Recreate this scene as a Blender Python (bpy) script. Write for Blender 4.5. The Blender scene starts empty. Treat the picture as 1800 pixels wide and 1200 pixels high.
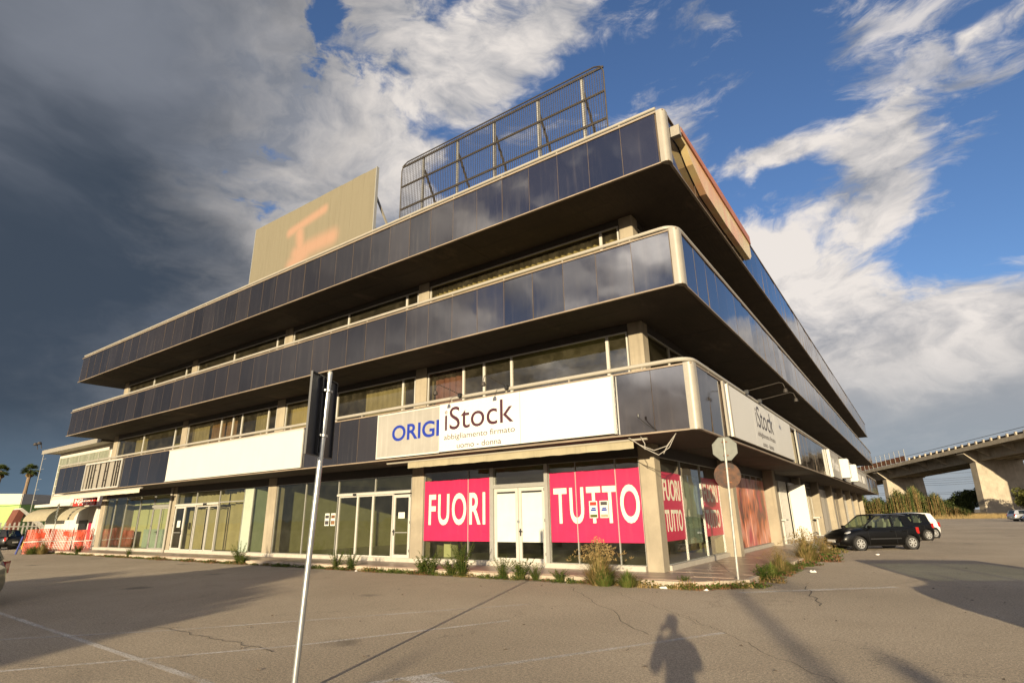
import bpy, bmesh, math, random
import numpy as np
from mathutils import Vector, Matrix

random.seed(11)
rng = np.random.default_rng(5)
C = bpy.context.scene.collection
sc = bpy.context.scene
PI = math.pi

# ------------------------------------------------------------------ camera
cam_data = bpy.data.cameras.new('camera')
cam_data.lens = 19.489
cam_data.sensor_width = 36.0
cam_data.clip_start = 0.05
cam_data.clip_end = 6000
cam = bpy.data.objects.new('camera', cam_data)
C.objects.link(cam)
CAM = Vector((3.958, -13.462, 1.65))
_R = Vector((0.81761739, 0.5754949, -0.01753338))
_U = Vector((0.18758436, -0.23746686, 0.95311153))
_F = Vector((-0.54434723, 0.78256956, 0.30211088))
cam.matrix_world = Matrix(((_R.x, _U.x, -_F.x, CAM.x), (_R.y, _U.y, -_F.y, CAM.y),
                           (_R.z, _U.z, -_F.z, CAM.z), (0, 0, 0, 1)))
sc.camera = cam

# ------------------------------------------------------------------ exposure
sc.view_settings.view_transform = 'Standard'
sc.view_settings.look = 'None'
sc.view_settings.gamma = 1.0
sc.view_settings.use_curve_mapping = False
sc.view_settings.exposure = 1.2
sc.cycles.max_bounces = 8
sc.cycles.transparent_max_bounces = 16
sc.cycles.caustics_reflective = False
sc.cycles.caustics_refractive = False
sc.cycles.sample_clamp_indirect = 6.0
sc.cycles.use_denoising = True

# ------------------------------------------------------------------ sun
SUN_EL = math.radians(9.2)
SUN_H = Vector((0.3594, -0.9332, 0)).normalized()          # horizontal direction towards the sun
sun_data = bpy.data.lights.new('sun', 'SUN')
sun_data.energy = 5.0
sun_data.angle = math.radians(0.5)
sun_data.color = (1.0, 0.83, 0.56)
sun = bpy.data.objects.new('sun', sun_data)
C.objects.link(sun)
_sd = Vector((SUN_H.x*math.cos(SUN_EL), SUN_H.y*math.cos(SUN_EL), math.sin(SUN_EL)))
sun.rotation_euler = _sd.to_track_quat('Z', 'Y').to_euler()
sun.location = (20, -50, 20)

# ------------------------------------------------------------------ node helper
class NT:
    """Small expression builder over a node tree."""
    def __init__(s, nt): s.nt = nt
    def node(s, t, **kw):
        n = s.nt.nodes.new(t)
        for k, v in kw.items(): setattr(n, k, v)
        return n
    def put(s, sock, v):
        if isinstance(v, bpy.types.NodeSocket): s.nt.links.new(v, sock)
        elif v is not None: sock.default_value = v
    def m(s, op, a, b=None, c=None, clamp=False):
        n = s.node('ShaderNodeMath', operation=op, use_clamp=clamp)
        s.put(n.inputs[0], a)
        if b is not None: s.put(n.inputs[1], b)
        if c is not None: s.put(n.inputs[2], c)
        return n.outputs[0]
    def add(s, a, b): return s.m('ADD', a, b)
    def sub(s, a, b): return s.m('SUBTRACT', a, b)
    def mul(s, a, b): return s.m('MULTIPLY', a, b)
    def v(s, op, a, b=None):
        n = s.node('ShaderNodeVectorMath', operation=op)
        s.put(n.inputs[0], a)
        if b is not None:
            if op == 'SCALE': s.put(n.inputs[3], b)
            else: s.put(n.inputs[1], b)
        return n.outputs[0]
    def sep(s, a):
        n = s.node('ShaderNodeSeparateXYZ'); s.put(n.inputs[0], a); return n.outputs
    def comb(s, x, y, z):
        n = s.node('ShaderNodeCombineXYZ')
        for i, q in enumerate((x, y, z)): s.put(n.inputs[i], q)
        return n.outputs[0]
    def step(s, x, a, b, lo=0.0, hi=1.0, smooth=True):
        n = s.node('ShaderNodeMapRange', clamp=True)
        n.interpolation_type = 'SMOOTHSTEP' if smooth else 'LINEAR'
        s.put(n.inputs['Value'], x)
        n.inputs['From Min'].default_value = a; n.inputs['From Max'].default_value = b
        n.inputs['To Min'].default_value = lo; n.inputs['To Max'].default_value = hi
        return n.outputs[0]
    def noise(s, vec, scale, detail=4, rough=0.5, lac=2.0, dist=0.0, color=False):
        n = s.node('ShaderNodeTexNoise')
        s.put(n.inputs['Vector'], vec)
        n.inputs['Scale'].default_value = scale; n.inputs['Detail'].default_value = detail
        n.inputs['Roughness'].default_value = rough; n.inputs['Lacunarity'].default_value = lac
        n.inputs['Distortion'].default_value = dist
        return n.outputs['Color' if color else 'Fac']
    def vor(s, vec, scale, feature='F1', out='Distance', rand=1.0):
        n = s.node('ShaderNodeTexVoronoi', feature=feature)
        s.put(n.inputs['Vector'], vec); n.inputs['Scale'].default_value = scale
        if 'Randomness' in n.inputs: n.inputs['Randomness'].default_value = rand
        return n.outputs[out]
    def mix(s, f, a, b, blend='MIX'):
        n = s.node('ShaderNodeMix', data_type='RGBA', blend_type=blend)
        s.put(n.inputs[0], f)
        for i, q in ((6, a), (7, b)):
            if isinstance(q, tuple) and len(q) == 3: q = (*q, 1)
            s.put(n.inputs[i], q)
        return n.outputs[2]
    def bump(s, h, strength=0.3, dist=0.01):
        n = s.node('ShaderNodeBump'); s.put(n.inputs['Height'], h)
        n.inputs['Strength'].default_value = strength; n.inputs['Distance'].default_value = dist
        return n.outputs[0]

# ------------------------------------------------------------------ sky
world = bpy.data.worlds.new('World'); sc.world = world
world.use_nodes = True
wn = NT(world.node_tree)
world.node_tree.nodes.clear()
tc = wn.node('ShaderNodeTexCoord').outputs['Generated']
sky = wn.node('ShaderNodeTexSky', sky_type='NISHITA', sun_disc=False)
sky.sun_elevation = SUN_EL
sky.sun_rotation = math.atan2(SUN_H.x, SUN_H.y)
sky.air_density = 1.0; sky.dust_density = 0.3; sky.ozone_density = 6.0
dx, dy, dz = wn.sep(tc)
DEG = 180/PI
A = wn.mul(wn.m('ARCTAN2', wn.mul(dx, -1.0), dy), DEG)                 # degrees left of +Y
E = wn.mul(wn.m('ARCSINE', wn.m('MAXIMUM', dz, 0.0)), DEG)             # elevation
zz = wn.add(wn.m('MAXIMUM', dz, 0.0), 0.16)
P = wn.comb(wn.mul(dx, 1.55), wn.mul(dy, 1.55), wn.mul(dz, 3.0))
warp = wn.v('SCALE', wn.v('SUBTRACT', wn.noise(P, 1.6, 4, color=True), (0.5, 0.5, 0.5)), 0.55)
Pw = wn.v('ADD', P, warp)
n1 = wn.noise(Pw, 2.6, 12, 0.60)
def gauss(a0, e0, sa, se, amp):
    u = wn.m('DIVIDE', wn.sub(A, a0), sa); w = wn.m('DIVIDE', wn.sub(E, e0), se)
    q = wn.add(wn.mul(u, u), wn.mul(w, w))
    return wn.mul(wn.m('EXPONENT', wn.mul(q, -1.0)), amp)
def addall(xs):
    r = xs[0]
    for q in xs[1:]: r = wn.add(r, q)
    return r
storm = wn.mul(wn.step(wn.add(A, wn.mul(wn.sub(n1, 0.5), 40.0)), 42, 76), wn.step(A, 150, 110))
front = wn.step(wn.m('ABSOLUTE', wn.sub(A, 30)), 100, 60)               # how far this part of the sky is described
lowhaze = wn.step(wn.add(E, wn.mul(wn.sub(n1, 0.5), 16.0)), 16.5, 8.5)
bias = addall([
    wn.mul(wn.sub(1.0, front), 0.03), wn.mul(front, -0.08), wn.mul(storm, 0.62), wn.mul(lowhaze, 0.5),
    gauss(7.5, 22.5, 6.5, 5.0, 0.30), gauss(-1.5, 26.5, 6.5, 4.2, 0.30), gauss(-2, 15.5, 18, 4.2, 0.22), gauss(7.5, 32.5, 6, 1.7, 0.24), gauss(4.5, 29.6, 3.2, 1.3, -0.16),
    gauss(38, 44, 13, 6.5, 0.33), gauss(27, 47, 5, 4, 0.16), gauss(52, 32, 11, 7, 0.36), gauss(15, 35.5, 3.5, 4.5, 0.07), gauss(-6, 34, 4.5, 6, 0.09),
    gauss(59, 46, 4.5, 3.4, -0.45), gauss(43, 32.5, 4, 2.2, -0.13), gauss(28, 40, 7, 8, -0.20), gauss(6, 40, 12, 6, -0.08),
    gauss(-7.5, 20.5, 4, 2.0, -0.22), gauss(13, 25, 2.5, 6, -0.06)])
wisp = wn.noise(wn.v('ADD', wn.v('MULTIPLY', Pw, (1.0, 1.0, 1.7)), (3.1, 0.4, 1.2)), 2.6, 10, 0.66)
dens = wn.m('MAXIMUM', wn.step(wn.add(n1, bias), 0.48, 0.62), wn.mul(wn.step(wn.add(wisp, addall([wn.mul(bias, 0.25), gauss(16, 36, 4, 5, .10), gauss(-5, 34, 6, 6, .09)])), 0.53, 0.70), 0.80))
# light on the clouds: thicker parts and undersides go grey, edges towards the sun stay bright
n_off = wn.noise(wn.v('ADD', Pw, (0.03, -0.06, 0.09)), 2.6, 9, 0.60)
relief = wn.mul(wn.sub(n1, n_off), 4.2)
soft = wn.noise(Pw, 1.2, 3, 0.5)
fine = wn.noise(Pw, 4.5, 6, 0.6)
lit = wn.add(wn.add(wn.add(0.52, relief), wn.mul(wn.sub(soft, 0.5), 1.3)), wn.mul(wn.sub(fine, 0.5), 0.5))
lit = wn.add(lit, addall([gauss(4, 25, 9, 6, 0.35), gauss(43, 38, 8, 6, 0.12), gauss(58, 44, 10, 6, 0.15)]))
lit = wn.m('MINIMUM', wn.m('MAXIMUM', lit, 0.0), 1.0)
c_cloud = wn.mix(lit, (0.235, 0.245, 0.275), (0.66, 0.61, 0.565))
c_low = wn.mix(wn.step(E, 1, 14), (0.225, 0.265, 0.30), (0.285, 0.28, 0.285))
toward = wn.node('ShaderNodeVectorMath', operation='DOT_PRODUCT'); wn.put(toward.inputs[0], tc); toward.inputs[1].default_value = _sd
c_low = wn.mix(wn.step(toward.outputs['Value'], -0.3, 0.8), c_low, (0.30, 0.245, 0.20))
c_cloud = wn.mix(wn.mul(lowhaze, 0.85), c_cloud, c_low)
sn = wn.noise(Pw, 1.0, 6, 0.55)
c_storm = wn.mix(wn.step(wn.add(sn, addall([gauss(74, 40, 16, 9, 0.20), gauss(66, 13, 14, 9, -0.12)])), 0.36, 0.78),
                 (0.038, 0.050, 0.068), (0.16, 0.172, 0.20))
c_storm = wn.mix(wn.step(E, 10, 0.0), c_storm, (0.075, 0.125, 0.18))
c_cloud = wn.mix(storm, c_cloud, c_storm)
# clouds between the viewer and the sun glow by forward scattering
glow = wn.m('ADD', wn.mul(wn.step(toward.outputs['Value'], 0.35, 1.0), wn.add(0.6, wn.mul(lit, 3.6))), 1.0)
c_cloud = wn.v('SCALE', c_cloud, glow)
blue = wn.mix(1.0, sky.outputs[0], (1.75, 1.02, 0.83), 'MULTIPLY')
bg_sky = wn.node('ShaderNodeBackground'); wn.put(bg_sky.inputs[0], blue); bg_sky.inputs[1].default_value = 0.094
bg_cl = wn.node('ShaderNodeBackground'); wn.put(bg_cl.inputs[0], c_cloud); bg_cl.inputs[1].default_value = 0.575
ms = wn.node('ShaderNodeMixShader')
wn.put(ms.inputs[0], wn.mul(dens, 0.97)); wn.put(ms.inputs[1], bg_sky.outputs[0]); wn.put(ms.inputs[2], bg_cl.outputs[0])
wo = wn.node('ShaderNodeOutputWorld'); wn.put(wo.inputs[0], ms.outputs[0])

# ------------------------------------------------------------------ materials
def mat(name, col, rough=0.6, metal=0.0, var=0.0, vscale=3.0, bump=0.0, bscale=40.0, bdist=0.004, spec=0.5, coat=0.0,
        streak=0.0, grime=None, coords='Object', stretch=(1, 1, 1), ior=1.5):
    """Procedural material: base colour with noise variation, optional vertical streaks and fine relief."""
    col = tuple(x*0.70 for x in col); grime = tuple(x*0.70 for x in grime) if grime else None
    m = bpy.data.materials.new(name); m.use_nodes = True
    n = NT(m.node_tree); b = m.node_tree.nodes['Principled BSDF']
    t = n.node('ShaderNodeTexCoord').outputs[coords]
    t = n.v('MULTIPLY', t, stretch)
    c = (*col, 1)
    out = None
    if var:
        f = n.noise(t, vscale, 6, 0.6)
        out = n.mix(n.step(f, 0.25, 0.75, smooth=False), tuple(x*(1-var) for x in col), tuple(min(1, x*(1+var)) for x in col))
    if streak:
        t2 = n.v('MULTIPLY', t, (1, 1, 0.06))
        f2 = n.noise(t2, 7.0, 5, 0.65)
        out = n.mix(n.mul(n.step(f2, 0.48, 0.75), streak), out if out is not None else col, grime or tuple(x*0.45 for x in col))
    if out is not None: n.put(b.inputs['Base Color'], out)
    else: b.inputs['Base Color'].default_value = c
    b.inputs['Roughness'].default_value = rough; b.inputs['Metallic'].default_value = metal
    b.inputs['Specular IOR Level'].default_value = spec; b.inputs['IOR'].default_value = ior
    b.inputs['Coat Weight'].default_value = coat; b.inputs['Coat Roughness'].default_value = 0.04
    if bump: n.put(b.inputs['Normal'], n.bump(n.noise(t, bscale, 5, 0.6), bump, bdist))
    return m

def glass_mat(name, tint=(0.62, 0.68, 0.52), refl=0.02, ior=1.52, boost=1.0, haze=0.0, hazecol=(0.5, 0.5, 0.42)):
    m = bpy.data.materials.new(name); m.use_nodes = True
    nt = m.node_tree; nt.nodes.clear(); n = NT(nt)
    lw = n.node('ShaderNodeLayerWeight'); lw.inputs[0].default_value = 0.5
    fres = n.add(n.mul(n.m('POWER', lw.outputs['Facing'], 5.0), 0.93), 0.045)
    geo = n.node('ShaderNodeNewGeometry')
    nz = n.noise(geo.outputs['Position'], 0.9, 2, 0.5)
    nb = n.bump(nz, 0.25, 0.02)
    tr = n.node('ShaderNodeBsdfTransparent'); tr.inputs[0].default_value = (*tint, 1)
    gl = n.node('ShaderNodeBsdfGlossy'); gl.inputs['Roughness'].default_value = 0.012
    gl.inputs['Color'].default_value = (0.95, 0.95, 0.95, 1); n.put(gl.inputs['Normal'], nb)
    mx = n.node('ShaderNodeMixShader')
    n.put(mx.inputs[0], n.m('MINIMUM', n.add(n.mul(fres, 1.3*boost), refl), 1.0))
    n.put(mx.inputs[1], tr.outputs[0]); n.put(mx.inputs[2], gl.outputs[0])
    last = mx.outputs[0]
    if haze:
        df = n.node('ShaderNodeBsdfDiffuse'); df.inputs[0].default_value = (*hazecol, 1)
        dirt = n.step(n.noise(geo.outputs['Position'], 2.2, 6, 0.65), 0.35, 0.8)
        mh = n.node('ShaderNodeMixShader'); n.put(mh.inputs[0], n.add(n.mul(dirt, haze), haze*0.35))
        n.put(mh.inputs[1], last); n.put(mh.inputs[2], df.outputs[0]); last = mh.outputs[0]
    o = n.node('ShaderNodeOutputMaterial'); n.put(o.inputs[0], last)
    return m

def asphalt_mat():
    m = bpy.data.materials.new('asphalt'); m.use_nodes = True
    n = NT(m.node_tree); b = m.node_tree.nodes['Principled BSDF']
    p = n.node('ShaderNodeNewGeometry').outputs['Position']
    big = n.noise(p, 0.16, 5, 0.6)
    mid = n.noise(p, 1.3, 6, 0.65)
    grain = n.noise(p, 62, 4, 0.8)
    stone = n.vor(p, 150)
    speck = n.noise(p, 26, 5, 0.75)
    c = n.mix(n.step(big, 0.3, 0.7), (0.28, 0.235, 0.178), (0.375, 0.318, 0.245))
    c = n.mix(n.mul(n.step(mid, 0.4, 0.75), 0.35), c, (0.222, 0.185, 0.138))
    c = n.mix(n.step(grain, 0.28, 0.72), n.mix(1.0, c, (0.42, 0.42, 0.43), 'MULTIPLY'), n.mix(1.0, c, (1.55, 1.52, 1.46), 'MULTIPLY'))
    c = n.mix(n.step(speck, 0.36, 0.64), n.mix(1.0, c, (0.74, 0.74, 0.75), 'MULTIPLY'), n.mix(1.0, c, (1.24, 1.23, 1.20), 'MULTIPLY'))
    # lighter concrete-coloured strip that runs by the kerb corner, and oil spots
    oil = n.vor(n.v('ADD', p, n.v('SCALE', n.noise(p, 2.0, 3, color=True), 0.6)), 0.33)
    c = n.mix(n.mul(n.step(oil, 0.16, 0.05), 0.55), c, (0.055, 0.048, 0.042))
    # hairline cracks
    wp = n.v('ADD', p, n.v('SCALE', n.noise(p, 0.7, 6, 0.7, color=True), 2.2))
    cr = n.vor(wp, 0.17, 'DISTANCE_TO_EDGE')
    brk = n.step(n.noise(p, 0.5, 2), 0.46, 0.56)
    crk = n.mul(n.step(cr, 0.0030, 0.0008), brk)
    c = n.mix(n.mul(crk, 0.45), c, (0.030, 0.026, 0.022))
    n.put(b.inputs['Base Color'], c)
    b.inputs['Roughness'].default_value = 0.88
    b.inputs['Specular IOR Level'].default_value = 0.25
    h = n.add(n.add(n.mul(grain, 0.6), n.mul(stone, 0.4)), n.add(n.mul(mid, 0.5), n.mul(speck, 0.9)))
    n.put(b.inputs['Normal'], n.bump(h, 0.9, 0.014))
    return m

def panel_mat():
    """dark enamelled glass cladding, slightly wavy, rain streaked"""
    m = bpy.data.materials.new('dark_cladding'); m.use_nodes = True
    n = NT(m.node_tree); b = m.node_tree.nodes['Principled BSDF']
    p = n.node('ShaderNodeNewGeometry').outputs['Position']
    oi = n.node('ShaderNodeObjectInfo').outputs['Random']
    st = n.noise(n.v('MULTIPLY', p, (1, 1, 0.05)), 9, 4, 0.6)
    c = n.mix(n.step(oi, 0, 1), (0.010, 0.0085, 0.009), (0.018, 0.015, 0.015))
    c = n.mix(n.mul(n.step(st, 0.5, 0.8), 0.45), c, (0.045, 0.038, 0.033))
    n.put(b.inputs['Base Color'], c)
    n.put(b.inputs['Roughness'], n.step(n.noise(p, 1.5, 4), 0.3, 0.8, 0.04, 0.12))
    b.inputs['Specular IOR Level'].default_value = 0.5; b.inputs['IOR'].default_value = 2.35
    n.put(b.inputs['Normal'], n.bump(n.noise(n.v('MULTIPLY', p, (1, 1, 0.6)), 1.1, 2, 0.5), 0.35, 0.012))
    return m

def concrete_mat(name, col, board=0.0, streak=0.35, axis='z'):
    col = tuple(x*0.72 for x in col)
    m = bpy.data.materials.new(name); m.use_nodes = True
    n = NT(m.node_tree); b = m.node_tree.nodes['Principled BSDF']
    p = n.node('ShaderNodeNewGeometry').outputs['Position']
    f = n.noise(p, 0.8, 7, 0.65)
    c = n.mix(n.step(f, 0.3, 0.75), tuple(x*0.78 for x in col), tuple(x*1.12 for x in col))
    st = n.noise(n.v('MULTIPLY', p, (1, 1, 0.05)), 6, 5, 0.65)
    c = n.mix(n.mul(n.step(st, 0.48, 0.78), streak), c, tuple(x*0.42 for x in col))
    h = n.mul(n.noise(p, 30, 5, 0.6), 0.4)
    if board:
        px, py, pz = n.sep(p)
        w = n.m('FRACT', n.mul(px if axis == 'x' else py, 1/0.14))
        e = n.step(n.m('ABSOLUTE', n.sub(w, 0.5)), 0.44, 0.5)
        c = n.mix(n.mul(e, 0.5), c, tuple(x*0.4 for x in col))
        h = n.sub(h, n.mul(e, board))
    n.put(b.inputs['Base Color'], c)
    b.inputs['Roughness'].default_value = 0.85
    n.put(b.inputs['Normal'], n.bump(h, 0.5, 0.008))
    return m

def leaf_mat(name, c1, c2, trans=0.3):
    c1, c2 = tuple(x*0.72 for x in c1), tuple(x*0.72 for x in c2)
    m = bpy.data.materials.new(name); m.use_nodes = True
    n = NT(m.node_tree); b = m.node_tree.nodes['Principled BSDF']
    p = n.node('ShaderNodeNewGeometry').outputs['Position']
    f = n.noise(p, 5.0, 4, 0.6)
    n.put(b.inputs['Base Color'], n.mix(n.step(f, 0.32, 0.68), c1, c2))
    b.inputs['Roughness'].default_value = 0.65
    b.inputs['Specular IOR Level'].default_value = 0.25
    tr = n.node('ShaderNodeBsdfTranslucent'); n.put(tr.inputs[0], n.mix(n.step(f, 0.32, 0.68), c1, c2))
    mx = n.node('ShaderNodeMixShader'); mx.inputs[0].default_value = trans
    n.put(mx.inputs[1], b.outputs[0]); n.put(mx.inputs[2], tr.outputs[0])
    o = m.node_tree.nodes['Material Output']; n.put(o.inputs[0], mx.outputs[0])
    return m

M = {}
M['asphalt'] = asphalt_mat()
M['clad'] = panel_mat()
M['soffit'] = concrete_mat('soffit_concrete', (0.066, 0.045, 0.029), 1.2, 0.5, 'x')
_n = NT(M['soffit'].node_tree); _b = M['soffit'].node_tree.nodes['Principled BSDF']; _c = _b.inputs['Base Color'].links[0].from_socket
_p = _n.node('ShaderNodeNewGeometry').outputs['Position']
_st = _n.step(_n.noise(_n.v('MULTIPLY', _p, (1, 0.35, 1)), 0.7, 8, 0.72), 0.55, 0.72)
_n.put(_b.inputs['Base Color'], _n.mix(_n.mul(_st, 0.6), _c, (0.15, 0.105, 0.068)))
M['concrete'] = concrete_mat('pillar_concrete', (0.35, 0.298, 0.215), 0, 0.5)
M['roofing'] = concrete_mat('roof_screed', (0.25, 0.23, 0.2), 0, 0.1)
M['viaduct'] = concrete_mat('viaduct_concrete', (0.42, 0.36, 0.27), 0, 0.55)
M['beam'] = mat('dark_lintel', (0.035, 0.027, 0.02), 0.7, var=0.2)
M['post'] = mat('cream_paint', (0.31, 0.285, 0.235), 0.45, var=0.08, streak=0.35, grime=(0.33, 0.25, 0.17))
M['rail'] = mat('rail_paint', (0.38, 0.35, 0.29), 0.4, var=0.08, vscale=2, streak=0.0)
M['flash'] = mat('steel_flashing', (0.27, 0.21, 0.15), 0.5, var=0.3, vscale=1.2)
M['rust'] = mat('rusted_steel', (0.20, 0.075, 0.028), 0.85, var=0.5, vscale=9, bump=0.4, bscale=60)
M['joint'] = mat('joint_sealant', (0.13, 0.09, 0.06), 0.7, var=0.4, vscale=4)
M['alu'] = mat('aluminium_frame', (0.42, 0.41, 0.37), 0.38, metal=0.35, var=0.08, vscale=6)
M['alu_white'] = mat('white_frame', (0.50, 0.48, 0.43), 0.45, var=0.07, vscale=4)
M['alu_green'] = mat('green_grey_panel', (0.40, 0.46, 0.36), 0.5, var=0.08)
M['sill'] = mat('marble_sill', (0.48, 0.44, 0.37), 0.45, var=0.12, vscale=5)
M['pavement'] = mat('polished_stone_paving', (0.32, 0.235, 0.18), 0.36, var=0.3, vscale=1.6, bump=0.08, bscale=14, coords='Object')
M['kerb'] = mat('travertine_kerb', (0.44, 0.36, 0.27), 0.8, var=0.3, vscale=5, bump=0.5, bscale=30, coords='Object')
M['sign_white'] = mat('sign_white', (0.62, 0.60, 0.53), 0.42, var=0.03, vscale=1.2, streak=0.06)
M['sign_clean'] = mat('sign_vinyl', (0.66, 0.645, 0.60), 0.40, var=0.015, vscale=1.0)
M['sign_grey'] = mat('sign_grey', (0.34, 0.32, 0.28), 0.5, var=0.10, vscale=1.1, streak=0.3, grime=(0.55, 0.53, 0.47))
M['blue_letter'] = mat('blue_lettering', (0.012, 0.035, 0.30), 0.4)
M['plum_letter'] = mat('plum_lettering', (0.055, 0.014, 0.022), 0.45)
M['grey_letter'] = mat('grey_lettering', (0.055, 0.048, 0.050), 0.5)
M['pale_letter'] = mat('pale_lettering', (0.75, 0.73, 0.68), 0.5)
M['pink'] = mat('pink_poster', (0.55, 0.020, 0.085), 0.35, var=0.10, vscale=1.5, bump=0.35, bscale=2.2, bdist=0.03, streak=0.12, grime=(0.62, 0.10, 0.16))
M['pink_far'] = mat('pink_poster_side', (0.50, 0.022, 0.07), 0.35, var=0.1, vscale=1.5)
M['cream_letter'] = mat('cream_lettering', (0.72, 0.72, 0.56), 0.55)
M['paper'] = mat('paper', (0.62, 0.64, 0.57), 0.6, var=0.06, vscale=3, bump=0.2, bscale=3, bdist=0.02)
M['sheet'] = mat('plastic_sheet', (0.36, 0.46, 0.46), 0.25, var=0.2, vscale=1.5, bump=0.5, bscale=4, bdist=0.02)
M['orange'] = mat('orange_mesh', (0.62, 0.075, 0.03), 0.55, var=0.15, vscale=4)
M['red'] = mat('red_sign', (0.60, 0.03, 0.02), 0.45)
M['awning'] = mat('awning_canvas', (0.34, 0.295, 0.19), 0.75, var=0.12, vscale=2, streak=0.3)
M['brown_curtain'] = mat('brown_curtain', (0.16, 0.085, 0.05), 0.8, var=0.2)
M['plum_curtain'] = mat('plum_curtain', (0.15, 0.045, 0.05), 0.8, var=0.2)
M['curtain'] = mat('curtain', (0.33, 0.275, 0.165), 0.8, var=0.15, vscale=1.5)
M['blind'] = mat('vertical_blind', (0.23, 0.20, 0.135), 0.7, var=0.2, vscale=1.5)
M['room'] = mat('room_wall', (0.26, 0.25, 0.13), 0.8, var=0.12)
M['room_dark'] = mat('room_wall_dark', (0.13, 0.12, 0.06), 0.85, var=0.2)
M['room_pale'] = mat('room_partition', (0.48, 0.48, 0.30), 0.8, var=0.05)
M['room_floor'] = mat('room_floor', (0.20, 0.19, 0.11), 0.35, var=0.15)
M['ceiling'] = mat('room_ceiling', (0.30, 0.30, 0.22), 0.8, var=0.1)
M['glass'] = glass_mat('shop_glass', (0.74, 0.77, 0.62), 0.02, haze=0.025, hazecol=(0.4, 0.4, 0.3))
M['glass_dirty'] = glass_mat('dusty_glass', (0.72, 0.70, 0.52), 0.03, haze=0.07, hazecol=(0.30, 0.26, 0.17))
M['glass_side'] = glass_mat('side_glass', (0.66, 0.68, 0.54), 0.05, boost=1.1, haze=0.05)
M['black'] = mat('black_plastic', (0.012, 0.012, 0.013), 0.5)
M['wire'] = mat('grey_cable', (0.38, 0.35, 0.31), 0.6)
M['dark_metal'] = mat('dark_weathered_steel', (0.055, 0.045, 0.036), 0.65, metal=0.3, var=0.4, vscale=8)
M['galv'] = mat('galvanised_steel', (0.52, 0.54, 0.54), 0.36, metal=0.75, var=0.14, vscale=9, bump=0.05, bscale=60)
M['galv_old'] = mat('old_galvanised_steel', (0.42, 0.41, 0.37), 0.55, metal=0.4, var=0.25, vscale=9)
M['sign_back'] = mat('sign_back', (0.105, 0.112, 0.094), 0.6, metal=0.0, var=0.25, vscale=7)
M['sign_back_dark'] = mat('sign_back_dark', (0.045, 0.045, 0.047), 0.45, metal=0.3, var=0.15, vscale=6)
M['billboard'] = mat('billboard_sheet', (0.27, 0.24, 0.165), 0.7, var=0.12, vscale=0.8, streak=0.4, grime=(0.19, 0.16, 0.11))
M['paint'] = mat('worn_white_paint', (0.36, 0.33, 0.29), 0.8, var=0.35, vscale=14)
M['soil'] = mat('kerb_dirt', (0.20, 0.15, 0.095), 0.95, var=0.4, vscale=10, bump=0.8, bscale=50, bdist=0.02)
M['leaf_a'] = leaf_mat('weed_leaf', (0.05, 0.115, 0.018), (0.14, 0.20, 0.035))
M['leaf_b'] = leaf_mat('weed_leaf_olive', (0.10, 0.12, 0.025), (0.20, 0.19, 0.05))
M['dry'] = leaf_mat('dry_grass', (0.26, 0.17, 0.065), (0.42, 0.31, 0.13))
M['dryred'] = leaf_mat('dry_red_weed', (0.20, 0.085, 0.045), (0.36, 0.20, 0.10))
M['flower'] = leaf_mat('seed_heads', (0.55, 0.50, 0.36), (0.72, 0.68, 0.52))
M['reed'] = leaf_mat('reed_leaf', (0.055, 0.10, 0.016), (0.15, 0.18, 0.035))
M['reed_dry'] = leaf_mat('reed_dry', (0.18, 0.115, 0.035), (0.32, 0.21, 0.075))
M['tree_leaf'] = leaf_mat('tree_leaf', (0.045, 0.07, 0.018), (0.11, 0.13, 0.035))
M['bark'] = mat('bark', (0.12, 0.09, 0.065), 0.9, var=0.3, vscale=8, bump=0.6, bscale=25)
M['palm_trunk'] = mat('palm_trunk', (0.22, 0.15, 0.09), 0.9, var=0.4, vscale=6)
M['green_wall'] = mat('lime_cladding', (0.28, 0.45, 0.085), 0.6, var=0.06)
M['pale_wall'] = mat('pale_cladding', (0.52, 0.48, 0.40), 0.6, var=0.05)
M['white_wall'] = mat('white_render', (0.62, 0.59, 0.50), 0.7, var=0.08, streak=0.3, grime=(0.36, 0.31, 0.22))
M['u_glass'] = mat('channel_glass', (0.24, 0.25, 0.18), 0.35, var=0.35, vscale=5, stretch=(1, 1, 0.1), spec=0.6)
M['timber'] = mat('dark_red_timber', (0.16, 0.045, 0.025), 0.6, var=0.2)
M['person_cloth'] = mat('dark_jacket', (0.03, 0.035, 0.05), 0.85, var=0.2)
M['skin'] = mat('skin', (0.45, 0.27, 0.19), 0.6)
M['hair'] = mat('dark_hair', (0.03, 0.02, 0.015), 0.7)
M['litter'] = mat('crumpled_paper', (0.72, 0.70, 0.66), 0.7)
M['tyre'] = mat('tyre_rubber', (0.018, 0.017, 0.016), 0.85, bump=0.2)
M['rim'] = mat('silver_hubcap', (0.60, 0.60, 0.58), 0.32, metal=0.6)
M['lamp_glass'] = mat('headlamp_glass', (0.62, 0.62, 0.60), 0.08, metal=0.5, coat=1.0)
M['tail'] = mat('tail_lamp_red', (0.35, 0.008, 0.006), 0.12, coat=1.0)
M['plate'] = mat('number_plate', (0.62, 0.62, 0.60), 0.4)
M['car_glass'] = glass_mat('car_glass', (0.52, 0.60, 0.52), 0.01, boost=0.6)
M['car_seat'] = mat('beige_seat', (0.36, 0.32, 0.24), 0.85)
M['car_black'] = mat('black_car_paint', (0.003, 0.003, 0.003), 0.32, coat=0.18, spec=0.15)
M['car_dark'] = mat('dark_green_black_paint', (0.010, 0.012, 0.012), 0.25, coat=1.0)
M['car_white'] = mat('white_car_paint', (0.72, 0.70, 0.66), 0.25, coat=1.0)
M['car_silver'] = mat('silver_car_paint', (0.36, 0.37, 0.38), 0.3, metal=0.5, coat=1.0)

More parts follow.
